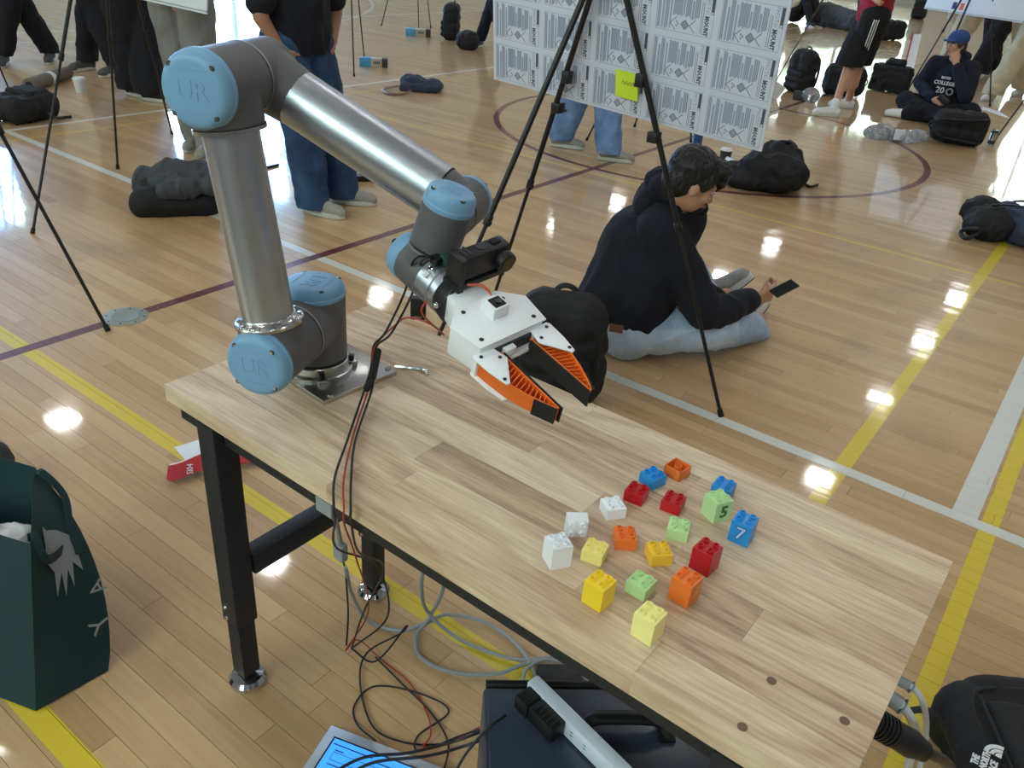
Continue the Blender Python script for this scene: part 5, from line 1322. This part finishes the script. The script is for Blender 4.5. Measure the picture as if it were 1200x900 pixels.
# seated person far behind, at the poster's right edge
fp_ = thing('person', 'person in khaki and black sitting on the floor at the top edge beyond the poster', 'person', (-5.9, 19.0, 0), group='people on the court')
pel = V((-6.6, 18.9, .13)); d = V((.8, -.5, 0)).normalized(); s_ = V((-d.y, d.x, 0)); hd = pel + zz * .66 + d * .1
kR, kL = pel + d * .38 + zz * .36 + s_ * .1, pel + d * .38 + zz * .36 - s_ * .1; aR, aL = pel + d * .62 - zz * .05 + s_ * .1, pel + d * .62 - zz * .05 - s_ * .1
sR, sL = pel + zz * .45 + s_ * .18, pel + zz * .45 - s_ * .18; wR, wL = kR + zz * .02, kL + zz * .02
sh = head_shapes(hd, d, zz) + [('c', pel + zz * .46, hd - zz * .06, .053, .052), ('c', pel, pel + zz * .4, .11, .12)] + limb(sR, pel + zz * .25 + d * .2 + s_ * .22, wR, (.048, .04, .027)) + limb(sL, pel + zz * .25 + d * .2 - s_ * .22, wL, (.048, .04, .027)) + limb(pel + s_ * .09, kR, aR, (.078, .055, .038)) + limb(pel - s_ * .09, kL, aL, (.078, .055, .038)) + hand_shapes(wR, d - zz, -d, -s_, .6) + hand_shapes(wL, d - zz, -d, s_, .6)
blob('body', sh, M['skin2'], fp_, .011, 2, world=True); face(fp_, hd, d, zz); hair(fp_, hd, d, zz, M['hair'], vox=.01)
blob('shirt', [('c', pel + zz * .06, pel + zz * .38, .15, .14), ('c', sR, sL, .08, .08)] + limb(sR, pel + zz * .25 + d * .2 + s_ * .22, wR - zz * .02 - d * .05, (.075, .06, .05)) + limb(sL, pel + zz * .25 + d * .2 - s_ * .22, wL - zz * .02 - d * .05, (.075, .06, .05)), M['tan'], fp_, .012, 3, (.01, 6), world=True)
blob('trousers', [('e', pel, (.17, .17, .12)), ('c', pel + s_ * .09, kR, .1, .085), ('c', kR, aR + zz * .06, .085, .07), ('c', pel - s_ * .09, kL, .1, .085), ('c', kL, aL + zz * .06, .085, .07)], M['blkcloth'], fp_, .012, 3, (.01, 6), world=True)
for a in (aR, aL): shoe(fp_, a, d, M['shoedark'])

# ------------------------------------------------------------------ easels and boards
def easel(label, apex, feet, r=.0095, collars=True, group='folding display easels'):
    ap = V(apex); c = sum((V(f) for f in feet), V((0, 0, 0))) / len(feet)
    t = thing('easel', label, 'easel', (c.x, c.y, 0), group=group)
    for i, f in enumerate(feet):
        f = V(f); d = (f - ap).normalized(); top_p = ap - d * .04 + (f - ap) * .0 + V(((f.x - ap.x), (f.y - ap.y), 0)) * .03
        L = (f - top_p).length; dd = (f - top_p).normalized()
        bm = B(); cyl(bm, top_p, top_p + dd * L * .55, r, seg=14); lg = part('leg', bm, M['black'], t, world=True)
        bm = B(); cyl(bm, top_p + dd * L * .54, f - dd * .02, r * .72, seg=12); part('lower_tube', bm, M['black'], lg, world=True)
        if collars:
            bm = B(); cyl(bm, top_p + dd * (L * .55 - .02), top_p + dd * (L * .55 + .015), r * 1.4, seg=14, bev=.002); part('collar', bm, M['black'], lg, world=True)
            bm = B(); p = top_p + dd * L * .55; cyl(bm, p, p + V((.02, -.012, 0)), .006, seg=10); part('wing_screw', bm, M['black'], lg, world=True)
        bm = B(); cyl(bm, f - dd * .03 + V((0, 0, .0)), f + V((0, 0, .0015)), r * 1.05, r * 1.15, seg=14, bev=.002); part('rubber_tip', bm, M['dark'], lg, world=True)
    bm = B(); cyl(bm, ap - V((0, 0, .035)), ap + V((0, 0, .025)), r * 2.6, r * 2.2, seg=20, bev=.004); part('hinge_head', bm, M['black'], t, world=True)
    return t
EA = V((-1.391, 2.314, 1.465)); FA = V((-1.665, 1.768, 0)); FB = V((-1.945, 2.571, 0)); FC = V((-.83, 2.555, 0))
ez = easel('black tripod easel carrying the newsprint poster behind the robot', EA, [FA, FB, FC])
def onleg(f, a, z): return V(f).lerp(V(a), z / a.z)
pegs = [onleg(FB, EA, .985), onleg(FC, EA, .962)]
for p in pegs:
    bm = B(); box(bm, p + V((0, .004, -.006)), (.034, .040, .034), bev=.004); cyl(bm, p + V((0, .0, -.018)), p + V((0, .055, -.022)), .005, seg=10); part('peg', bm, M['black'], ez, world=True)
for f, q in ((FB, 1.085), (FC, 1.12)):
    p = onleg(f, EA, q); bm = B(); box(bm, p, (.028, .030, .04), bev=.003); part('clamp', bm, M['black'], ez, world=True)
# poster board
PO = V((-1.876, 2.4325, 1.020)); pu = V((1.017, -.007, -.043)).normalized(); pv = V((.012, -.071, .41)); pv = (pv - pu * pv.dot(pu)).normalized(); pn = pu.cross(pv)    # pn towards the camera side
if pn.dot(CAMP - PO) < 0: pn = -pn
PWD, PHT = 1.022, .745
poster = thing('poster_board', 'large board wrapped in grey repeating newsprint sheets on the front easel', 'poster', tuple(PO + pu * PWD / 2))
RPm = Matrix((pu, pv, pn)).transposed()
if RPm.determinant() < 0: RPm = Matrix((pu, -pv, pn)).transposed()
bm = B(); box(bm, PO + pu * PWD / 2 + pv * PHT / 2 - pn * .004, (PWD, PHT, .008), RPm, bev=.001); part('board', bm, M['print'], poster, world=True)
CWd, CHt = PWD / 5, .137
def rect(bm, x0, y0, x1, y1, mi, z=.0):
    f = bm.faces.new([bm.verts.new((x0, -y0, z)), bm.verts.new((x0, -y1, z)), bm.verts.new((x1, -y1, z)), bm.verts.new((x1, -y0, z))]); f.material_index = mi
def cellmesh():
    bm = B(); W, Hc = CWd * .90, CHt * .86
    rect(bm, 0, 0, W, .0012, 0); rect(bm, 0, Hc - .0012, W, Hc, 0); rect(bm, 0, 0, .0012, Hc, 0); rect(bm, W - .0012, 0, W, Hc, 0)
    def para(x0, x1, y0, y1):
        n = max(2, int((x1 - x0) * W / .0042))
        for i in range(n):
            a = x0 + (x1 - x0) * i / n; b = a + (x1 - x0) / n * .78
            rect(bm, a * W, (y0 + .01 * (i % 3)) * Hc, b * W, (y1 - .02 * ((i * 7) % 3)) * Hc, 0)
    para(.02, .075, .03, .97); para(.10, .135, .2, .97); para(.15, .22, .03, .97); para(.24, .27, .12, .95)
    para(.295, .46, .05, .62); para(.47, .50, .22, .60); para(.515, .61, .05, .62); para(.62, .66, .22, .66); para(.67, .76, .08, .62)
    def dia(cx, cy, r, full):
        pts = [(cx - r, cy), (cx, cy - r), (cx + r, cy), (cx, cy + r)]
        if full:
            f = bm.faces.new([bm.verts.new((p[0], -p[1], 0)) for p in reversed(pts)]); f.material_index = 0
        rng_ = range(4) if full else (0, 3)
        for i in rng_:
            a, b = V((pts[i][0], pts[i][1], 0)), V((pts[(i + 1) % 4][0], pts[(i + 1) % 4][1], 0)); d = (b - a).normalized(); n = V((-d.y, d.x, 0)) * .0009
            q = [a - n, b - n, b + n, a + n]; f = bm.faces.new([bm.verts.new((p.x, -p.y, .0001)) for p in q]); f.material_index = 1
    dia(.36 * W, .80 * Hc, .018, False); dia(.52 * W, .80 * Hc, .013, True); dia(.70 * W, .80 * Hc, .018, False)
    for dx, dy in ((.37, .76), (.40, .80), (.37, .85)): rect(bm, (dx - .012) * W, (dy - .03) * Hc, (dx + .012) * W, (dy + .03) * Hc, 0)
    rect(bm, .785 * W, .20 * Hc, .792 * W, .93 * Hc, 1); rect(bm, .815 * W, .22 * Hc, .823 * W, .95 * Hc, 1)
    rect(bm, .945 * W, .02 * Hc, .995 * W, .46 * Hc, 1); rect(bm, .955 * W, .40 * Hc, .985 * W, .45 * Hc, 2, .0001)
    bmesh.ops.recalc_face_normals(bm, faces=bm.faces)
    me = bpy.data.meshes.new('cell'); bm.to_mesh(me); bm.free()
    return me
cm = cellmesh()
for q in (M['inkl'], M['inkd'], M['white']): cm.materials.append(q)
def textmesh(s, size, bold=0.0):
    cu = bpy.data.curves.new('t', 'FONT'); cu.body = s; cu.size = size; cu.align_x = 'LEFT'; cu.align_y = 'CENTER'; cu.offset = bold; cu.resolution_u = 1
    return evaluated_mesh(bpy.data.objects.new('t', cu))
tm1 = textmesh('PHOTO', .0165); tm2 = textmesh('MOUNT', .0185, .0009)
tm1.transform(Matrix.Translation((CWd * .795, -.003, 0)) @ Matrix.Rotation(-PI / 2, 4, 'Z') @ Matrix.Diagonal((.9, 1, 1, 1))); tm2.transform(Matrix.Translation((CWd * .795, -.060, 0)) @ Matrix.Rotation(-PI / 2, 4, 'Z') @ Matrix.Diagonal((.80, 1, 1, 1)))
for m_2, q in ((tm1, M['inkl']), (tm2, M['inkd'])): m_2.materials.clear(); m_2.materials.append(q)
wm = mtx_from((0, 0, 0), pu, pv, pn if pu.cross(pv).dot(pn) > 0 else pu.cross(pv))
inv = WM[poster.name].inverted()
first = {}
for r in range(6):
    for c_ in range(5):
        x = c_ * CWd + CWd * .05 + .001
        if r == 5: continue
        o_ = PO + pu * x + pv * ((r + 1) * CHt - .010) + pn * .0006
        wmx = inv @ (Matrix.Translation(o_) @ wm)
        for nm, me in (('printed_sheet', cm), ('heading', tm1), ('heading', tm2)):
            o = bpy.data.objects.new(nm, me); COL.objects.link(o)
            if nm == 'printed_sheet': o.parent = poster; o.matrix_local = wmx; sheet = o
            else: o.parent = sheet; o.matrix_local = Matrix()
st = thing('sticky_note', 'bright yellow sticky note on the newsprint poster beside the easel leg', 'sticky note', (-1.3, 2.4, 1.1))
bm = B(); quad_panel(bm, [V((-1.3605, 2.4115, 1.055)), V((-1.2775, 2.4105, 1.050)), V((-1.279, 2.3955, 1.133)), V((-1.362, 2.3965, 1.137))], pn, .0004, .001)
bmesh.ops.recalc_face_normals(bm, faces=bm.faces); bmesh.ops.translate(bm, vec=pn * .006, verts=bm.verts); part('note', bm, M['sticky'], st, world=True)
bm = B(); o_ = V((-1.318, 2.404, 1.095)) + pn * .0085
for q in range(4): tube(bm, [o_ + pu * (-.02 + .012 * q), o_ + pu * (-.014 + .012 * q) + pv * .012, o_ + pu * (-.010 + .012 * q)], .0006, 5, 3)
part('scribble', bm, M['soil'], st, world=True)

easel('black easel with wide-set legs carrying the white board at upper left', (-4.55, 2.60, 1.66), [V((-4.1264, 1.7170, -0.0000)), V((-4.8875, 2.6084, 0.0000)), (-5.45, 3.35, 0)])
easel('black easel cut by the left frame edge with its foot near the floor plate', (-3.45, 1.12, 1.62), [V((-2.9219, 1.4135, 0.0000)), (-3.9, 1.25, 0), (-3.35, .62, 0)])
easel('black easel at the left edge beside the dark backpack', (-7.2, 2.75, 1.6), [V((-7.3023, 3.1127, 0.0000)), (-7.5, 2.5, 0), (-7.7, 3.1, 0)])
easel('thin easel standing behind the man with a hand in the pocket, nearer one', (-6.75, 6.3, 1.6), [V((-6.4634, 6.0662, 0.0000)), V((-7.1811, 6.9011, 0.0000)), (-6.9, 5.8, 0)], r=.010)
easel('thin easel with a blue carton at its foot, left of the standing black backpack', (-8.5, 9.1, 1.65), [V((-9.2753, 9.2645, 0.0000)), V((-8.5477, 9.2816, 0.0000)), V((-8.8088, 9.8233, 0.0000))], r=.010)
easel('thin easel behind the legs of the person in light blue jeans', (-3.1, 6.3, 1.5), [V((-3.4835, 5.7852, 0.0000)), (-2.9, 6.5, 0), (-3.5, 6.6, 0)], r=.010)
easel('thin easel beyond the right edge of the newsprint poster', (-3.35, 11.3, 1.65), [(-3.75, 10.6, 0), (-3.2, 11.9, 0), (-2.9, 10.9, 0)], r=.010)
eR_ = easel('black easel carrying the white board at upper right', (-1.92, 11.3, 1.62), [V((-2.3436, 11.1720, 0.0000)), V((-2.0699, 11.0557, 0.0000)), V((-1.4382, 11.4483, 0.0000))], r=.011)
easel('black easel cut by the right frame edge beside the drink can', (-.55, 9.75, 1.6), [V((-1.0256, 9.2488, 0.0000)), (-.2, 9.4, 0), (-.35, 10.4, 0)], r=.011)
def board(label, bl, br, h, th=.008, tilt=.15, cat='display board'):
    bl, br = V(bl), V(br); u = (br - bl).normalized(); n = u.cross(V((0, 0, 1))).normalized()
    v = (V((0, 0, 1)) - n * tilt * (1 if n.dot(CAMP - bl) < 0 else -1) * -1).normalized()
    v = (v - u * v.dot(u)).normalized(); n = u.cross(v)
    W = (br - bl).length; t = thing('display_board', label, cat, tuple((bl + br) / 2)); R3 = Matrix((u, v, n)).transposed()
    bm = B(); box(bm, (bl + br) / 2 + v * h / 2, (W, h, th), R3, bev=.001); part('board', bm, M['paper'], t, world=True)
    bm = B(); box(bm, (bl + br) / 2 + v * .012, (W, .006, th + .004), R3); part('bottom_edge', bm, M['greycable'], t, world=True)
    return t, u, v, n
board('white display board at upper left above the grey trousers', V((-4.7253, 2.7440, 0.9800)), V((-3.9500, 2.7093, 0.9800)), .7)
bt, bu, bv, bn = board('white display board at upper right with two small coloured stickers', V((-2.5210, 11.6750, 0.9300)), V((-1.3705, 11.1369, 0.9300)), .7)
for px, py, mm in ((1118, 12, 'purple'), (1127, 13, 'orangelab')):
    p = V(V((-2.5210, 11.6750, 0.9300))).lerp(V(V((-1.3705, 11.1369, 0.9300))), (px - 1083) / 115.0) + bv * .075
    sg = 1 if bn.dot(CAMP - p) > 0 else -1
    bm = B(); box(bm, p + bn * sg * .006, (.05, .075, .003), Matrix((bu, bv, bn)).transposed()); part('sticker', bm, M[mm], bt, world=True)

# ------------------------------------------------------------------ bags and small things on the court
def look(px, off=0): return 0
bpg = 'backpacks and bags on the gym floor'
# backpack behind the gripper
b = backpack('backpack', 'large black backpack standing on the floor beside the sitting man', (-1.36, 2.24, 0), math.radians(25), (.34, .24, .40), vox=.008, wr=.010)
backpack('backpack', 'dark backpack slumped on the floor at the left frame edge', V((-6.3766, 2.7698, 0.0000)), math.radians(200), (.34, .20, .42), lie='back', straps=True)
bm = B(); tube(bm, [V((-6.1521, 2.8425, 0.0800)), V((-6.1041, 2.8719, 0.0500)), V((-6.2449, 2.9868, 0.0100)), V((-6.2469, 3.0507, 0.0080))], .01, 8, 6, flat=(.012, .004)); o = part('loose_strap', bm, M['strap']); tag(o, 'loose black strap end lying beside the dark backpack at left', 'strap')
blob('duffel', [('c', V(V((-4.0419, 2.2849, 0.0600))), V(V((-3.8806, 2.5273, 0.0600))), .085, .085), ('c', V(V((-4.1564, 2.4258, 0.0800))), V(V((-4.0037, 2.6161, 0.0800))), .09, .09)], M['pack'], None, .008, 4, (.008, 6), world=True)
tag(bpy.data.objects['duffel'], 'black duffel bag under the crumpled jacket left of the robot', 'bag', 'backpacks and bags on the gym floor')
blob('jacket', [('e', V(V((-4.0327, 2.4594, 0.1500))), (.17, .11, .06)), ('e', V(V((-3.9716, 2.5531, 0.1800))), (.14, .11, .06)), ('c', V(V((-4.2529, 2.4023, 0.1000))), V(V((-4.0900, 2.4770, 0.1900))), .05, .055), ('c', V(V((-4.3240, 2.4244, 0.0600))), V(V((-4.2712, 2.4271, 0.1200))), .04, .05), ('c', V(V((-3.9293, 2.3412, 0.1500))), V(V((-3.8191, 2.5234, 0.1600))), .04, .05), ('c', V(V((-4.0463, 2.4756, 0.2000))), V(V((-3.8861, 2.6025, 0.2000))), .05, .045)], M['packgrey'], None, .007, 3, (.020, 8, (1, 1, .5)), world=True)
tag(bpy.data.objects['jacket'], 'charcoal jacket crumpled on top of the black duffel bag', 'jacket')
backpack('backpack', 'black backpack standing upright at the top centre', V((-7.8952, 9.2113, 0.0000)), math.radians(-55), (.36, .24, .46), straps=False)
blob('pouch', [('e', V(V((-7.1829, 8.7161, 0.1000))), (.16, .12, .12)), ('e', V(V((-7.3610, 9.0367, 0.0800))), (.14, .12, .08))], M['pack'], None, .012, 3, (.015, 9), world=True); tag(bpy.data.objects['pouch'], 'small black bag leaning on the upright backpack at top centre', 'bag', bpg)
# flat dark tote with brown straps
ft_ = thing('shoulder_bag', 'flat dark tote bag with brown leather handles lying on the floor', 'bag', V((-5.8155, 6.3150, 0.0000)), group=bpg)
blob('body', [('b', V(V((-5.6436, 6.1529, 0.0350))), (.34, .24, .05), Matrix.Rotation(.65, 3, 'Z')), ('e', V(V((-5.7254, 6.1677, 0.0600))), (.15, .10, .06)), ('e', V(V((-5.5615, 6.2211, 0.0500))), (.12, .10, .05))], M['packnavy'], ft_, .011, 3, (.02, 8), world=True)
for k in (0, 1):
    bm = B(); tube(bm, [V(V((-5.6756, 6.0193, 0.0500))), V(V((-5.7975, 5.9357, 0.0300))) + V((.04 * k, 0, 0)), V(V((-5.8301, 5.8421, 0.0100))) + V((.05 * k, -.05 * k, 0)), V(V((-5.6590, 5.7374, 0.0100))) + V((.05 * k, -.03 * k, 0)), V(V((-5.5682, 5.8142, 0.0100))) + V((.03 * k, 0, 0)), V(V((-5.5208, 5.9023, 0.0400)))], .008, 8, 6, flat=(.012, .004)); part('handle', bm, M['brown'], ft_, world=True)
def carton(label, p, size, rz, m2):
    t = thing('carton', label, 'box', p, (0, 0, rz), 'cartons at the easel feet'); w, d, h = size
    bm = B(); box(bm, (-w * .3, 0, h / 2), (w * .4, d, h), bev=.002); part('end_panel', bm, M['cardbox'], t)
    bm = B(); box(bm, (w * .1, 0, h / 2), (w * .4, d, h), bev=.002); part('middle_panel', bm, M['cardtan'], t)
    bm = B(); box(bm, (w * .4, 0, h / 2), (w * .2, d, h), bev=.002); part('far_panel', bm, M['soil'], t)
    bm = B()
    for q in range(4): box(bm, (w * (.02 + q * .06), -d / 2 - .001, h * .55), (w * .035, .002, h * .3))
    part('lettering_block', bm, M['dark'], t)
carton('blue-ended carton at the foot of the nearer thin easel', V((-6.8074, 6.6800, 0.0000)), (.30, .10, .09), .75, 0)
carton('blue-ended carton at the top beside the upright backpack', V((-8.3074, 9.0045, 0.0000)), (.34, .12, .09), .75, 0)
blob('black_pouch', [('b', V(V((-3.7890, 3.6043, 0.0200))), (.17, .07, .035), Matrix.Rotation(.95, 3, 'Z')), ('c', V(V((-3.7741, 3.5026, 0.0200))), V(V((-3.7651, 3.4437, 0.0060))), .006, .004)], M['black'], None, .005, 2, world=True); tag(bpy.data.objects['black_pouch'], 'small black box on the floor right of the jeans man\'s shoes', 'box')
bm = B(); capsule(bm, V(V((-4.3524, 3.2921, 0.0080))), V(V((-4.3635, 3.4100, 0.0080))), .008, .008); o = part('pen', bm, M['dark']); tag(o, 'black pen on the bright floor left of the dark jeans', 'pen')
# roll, cup, bottle, can
rl = thing('paper_roll', 'grey-brown rolled tube lying on the floor before the clogs', 'roll', V((-7.5177, 3.5303, 0.0000))); a, b_ = V(V((-7.2446, 3.2429, 0.0500))), V(V((-7.6482, 3.7793, 0.0500)))
bm = B(); cyl(bm, a, b_, .055, .048, seg=24, bev=.008); part('roll', bm, M['roll'], rl, world=True)
bm = B(); q = a.lerp(b_, .5); d = (b_ - a).normalized(); cyl(bm, q - d * .03, q + d * .03, .0525, seg=24); part('band', bm, M['white'], rl, world=True)
bm = B(); cyl(bm, a - d * .002, a + d * .004, .03, seg=20); part('core', bm, M['dark'], rl, world=True)
def cup(label, p, m, lidm, h=.10, r=.04, cat='cup', name='paper_cup'):
    t = thing(name, label, cat, p)
    bm = B(); lathe(bm, (0, 0, 0), Matrix.Identity(3), [(0, r * .75), (h, r)], 24); part('body', bm, m, t)
    bm = B(); lathe(bm, (0, 0, h), Matrix.Identity(3), [(0, r * 1.06), (.006, r * 1.06), (.008, r * .9), (.014, r * .88)], 24); part('lid', bm, lidm, t)
    return t
cup('white paper cup on the floor before the grey clogs', V((-7.0432, 3.5548, 0.0000)), M['shirtwhite'], M['white'], .105, .048)
cup('black coffee cup with white lid behind the black backpack', V((-2.3993, 6.0488, 0.0000)), M['soil'], M['white'], .11, .045)
bo = thing('bottle', 'dark blue water bottle standing under the right poster corner', 'bottle', V((-2.7281, 6.2350, 0.0000)))
bm = B(); lathe(bm, (0, 0, 0), Matrix.Identity(3), [(0, .034), (.004, .038), (.17, .038), (.19, .03), (.20, .022), (.21, .022)], 28); part('body', bm, M['bottle'], bo)
bm = B(); cyl(bm, (0, 0, .205), (0, 0, .24), .025, seg=24, bev=.003); part('cap', bm, M['cardbox'], bo)
cn = thing('drink_can', 'silver and dark drink can on the floor beside the right easel foot', 'can', V((-1.0107, 8.9393, 0.0000)))
bm = B(); lathe(bm, (0, 0, 0), Matrix.Identity(3), [(0, .024), (.006, .031), (.145, .031), (.155, .025)], 24); part('body', bm, M['steel'], cn)
bm = B(); lathe(bm, (0, 0, .02), Matrix.Identity(3), [(0, .0315), (.035, .0315)], 24, cap=False); part('label_band', bm, M['soil'], cn)
bm = B(); lathe(bm, (0, 0, .12), Matrix.Identity(3), [(0, .0315), (.02, .0315)], 24, cap=False); part('label_band', bm, M['soil'], cn)
# black backpack behind the sitting man
t = thing('backpack', 'black backpack lying with its straps loose behind the sitting man\'s head', 'backpack', V((-2.0005, 5.8642, 0.0000)), group=bpg)
blob('body', [('e', V(V((-1.8946, 5.6799, 0.1300))), (.24, .17, .14)), ('e', V(V((-1.8950, 5.7973, 0.2000))), (.15, .13, .11)), ('e', V(V((-2.0461, 5.6217, 0.0700))), (.22, .16, .07)), ('e', V(V((-1.8445, 5.8586, 0.0800))), (.12, .14, .09))], M['pack'], t, .010, 3, (.022, 7), world=True)
for pts in ([V((-1.8064, 5.7939, 0.1000)), V((-1.7937, 6.0308, 0.0300)), V((-1.7006, 5.9632, 0.0080)), V((-1.6730, 6.0645, 0.0080))], [V((-2.1494, 5.5102, 0.0300)), V((-2.0654, 5.5060, 0.0080)), V((-1.9895, 5.5369, 0.0080))], [V((-1.9580, 5.6569, 0.2500)), V((-1.8953, 5.7142, 0.3300)), V((-1.8298, 5.8680, 0.2800)), V((-1.8545, 5.9739, 0.1500))]):
    bm = B(); tube(bm, pts, .01, 8, 6, flat=(.014, .006)); part('strap', bm, M['strap'], t, world=True)
bm = B(); quad_panel(bm, [V(V((-2.3455, 5.8243, 0.0300))), V(V((-2.2254, 5.7236, 0.0300))), V(V((-2.2050, 5.7677, 0.1200))), V(V((-2.3010, 5.8332, 0.1200)))], V((0, 0, 1)), .001, .004); bmesh.ops.recalc_face_normals(bm, faces=bm.faces); o = part('paper_sheet', bm, M['paper']); tag(o, 'folded white paper leaning on the black backpack behind the man', 'paper')
# right-hand cluster
backpack('backpack', 'black backpack standing upright left of the red-shirted person', V((-3.2630, 10.0067, 0.0000)), math.radians(-20), (.32, .26, .46))
bm = B(); box(bm, V((-3.2665, 9.2661, 0.0900)), (.16, .03, .17), Matrix.Rotation(.5, 3, 'Z') @ Matrix.Rotation(.5, 3, 'Y'), bev=.01); o = part('white_pouch', bm, M['shirtwhite']); tag(o, 'white cloth panel bag beside the upright black backpack', 'bag')
blob('plastic_wrap', [('e', V(V((-2.9362, 9.4858, 0.0700))), (.09, .08, .08))], M['foil'], None, .009, 2, (.012, 14), world=True); tag(bpy.data.objects['plastic_wrap'], 'crumpled clear plastic bag between two black backpacks', 'plastic bag')
bm = B(); box(bm, V((-3.0495, 9.4934, 0.0500)), (.15, .06, .09), Matrix.Rotation(.3, 3, 'Z'), bev=.004); o = part('small_grey_box', bm, M['soil']); tag(o, 'small grey box before the upright black backpack', 'box')
backpack('backpack', 'black backpack lying behind the red-shirted person\'s shoes', V((-2.8522, 10.3186, 0.0000)), math.radians(15), (.34, .26, .44), lie='side')
bb = thing('briefcase_bag', 'boxy black laptop bag with flap handle behind the striped shorts', 'bag', V((-2.5565, 11.2125, 0.0000)), (0, 0, math.radians(-8)), bpg)
blob('body', [('b', (0, 0, .16), (.44, .17, .29))], M['pack'], bb, .012, 4, (.012, 8)); blob('top_flap', [('c', (-.06, 0, .33), (.08, 0, .34), .055, .05)], M['pack'], bb, .01, 3, (.01, 12))
bm = B(); tube(bm, [(-.14, -.1, .28), (-.10, -.11, .1), (-.02, -.11, .02), (.08, -.11, .24)], .006, 8, 8); part('strap', bm, M['strap'], bb)
backpack('backpack', 'black backpack lying flat far behind the red-shirted person', V((-4.3264, 17.9916, 0.0000)), math.radians(60), (.36, .26, .60), lie='side')
blob('dark_duffel', [('c', V((-6.1, 19.2, .2)), V((-5.3, 18.8, .17)), .24, .18), ('c', V((-6.3, 19.6, .12)), V((-5.0, 18.9, .08)), .12, .1)], M['packgrey'], None, .02, 3, (.03, 5), world=True); tag(bpy.data.objects['dark_duffel'], 'dark grey duffel bag beside the person sitting at the top edge', 'bag', bpg)
backpack('backpack', 'small dark backpack far away at the top edge above the laptop bag', V((-5.4627, 24.8757, 0.0000)), math.radians(10), (.36, .26, .5))
backpack('backpack', 'black backpack lying in front of the man in the blue cap', V((-1.2877, 8.7147, 0.0000)), math.radians(-160), (.30, .24, .46), lie='side')
backpack('backpack', 'black open backpack between the khaki trousers and the seated man', V((-2.4204, 13.8640, 0.0000)), math.radians(30), (.30, .24, .34))
backpack('backpack', 'slate blue backpack lying at the right frame edge', V((-0.3115, 5.8745, 0.0000)), math.radians(70), (.34, .20, .50), col='packnavy', lie='front', vox=.01)
blob('soft_pouch', [('e', V(V((-0.5042, 5.7898, 0.0900))), (.15, .14, .10)), ('e', V(V((-0.5853, 5.9125, 0.1200))), (.12, .10, .09))], M['pack'], None, .009, 3, (.016, 9), world=True); tag(bpy.data.objects['soft_pouch'], 'black soft bag leaning behind the slate blue backpack', 'bag', bpg)
bm = B(); tube(bm, [V((-0.5281, 5.5747, 0.1000)), V((-0.5998, 5.6648, 0.0600)), V((-0.6338, 5.7019, 0.0200)), V((-0.5954, 5.6241, 0.0100)), V((-0.5545, 5.6336, 0.0300)), V((-0.5125, 5.6324, 0.0800))], .012, 10, 8); o = part('strap_loop', bm, M['strap']); tag(o, 'coiled black strap beside the slate blue backpack', 'strap')
t = thing('plastic_wrap', 'crumpled clear plastic packaging on the floor by the maroon circle', 'plastic wrap', V((-1.7731, 8.5874, 0.0000)))
for p, s in ((V((-1.8587, 8.2126, 0.0500)), .09), (V((-1.7595, 8.3355, 0.0450)), .08), (V((-1.6275, 8.3203, 0.0500)), .09), (V((-1.5696, 8.5313, 0.0400)), .07), (V((-1.9086, 8.6444, 0.0300)), .05)):
    blob('wrap', [('e', p, (s * 1.2, s, s * .6))], M['foil'], t, .011, 1, (.02, 16), world=True)
bm = B(); box(bm, V((-1.6699, 8.2256, 0.0700)), (.085, .02, .09), Matrix.Rotation(.6, 3, 'Z')); part('paper_label', bm, M['paper'], t, world=True)
bm = B(); quad_panel(bm, [V(V((-1.4723, 11.1104, 0.0030))), V(V((-1.1182, 10.7863, 0.0030))), V(V((-1.2821, 11.1605, 0.0030))), V(V((-1.4935, 11.3332, 0.0030)))], V((0, 0, 1)), .002, .002); bmesh.ops.recalc_face_normals(bm, faces=bm.faces); o = part('paper_sheet', bm, M['paper']); tag(o, 'white sheet on the floor behind the man in the blue cap', 'paper')
sg_ = thing('signboard', 'narrow white and red sign leaning behind the boxy laptop bag', 'sign', V((-2.5299, 12.1288, 0.0000)))
a, b_ = V(V((-2.6343, 12.4177, 0.0000))), V(V((-2.6251, 12.9954, 0.3500))); bm = B(); 
quad_panel(bm, [V(V((-2.6658, 12.2571, 0.0200))), V(V((-2.5417, 12.2399, 0.0200))), V(V((-2.8860, 13.6729, 0.5000))), V(V((-2.9571, 13.4808, 0.5000)))], V((0, -1, .3)), .01, 0); bmesh.ops.recalc_face_normals(bm, faces=bm.faces); part('panel', bm, M['paper'], sg_, world=True)
bm = B(); tube(bm, [V(V((-2.6658, 12.2571, 0.0200))) + V((0, -.01, .0)), V(V((-2.9571, 13.4808, 0.5000))) + V((0, -.01, 0))], .01, 8, 0); part('red_edge', bm, M['red'], sg_, world=True)

bpy.data.scenes.remove(SHOP)
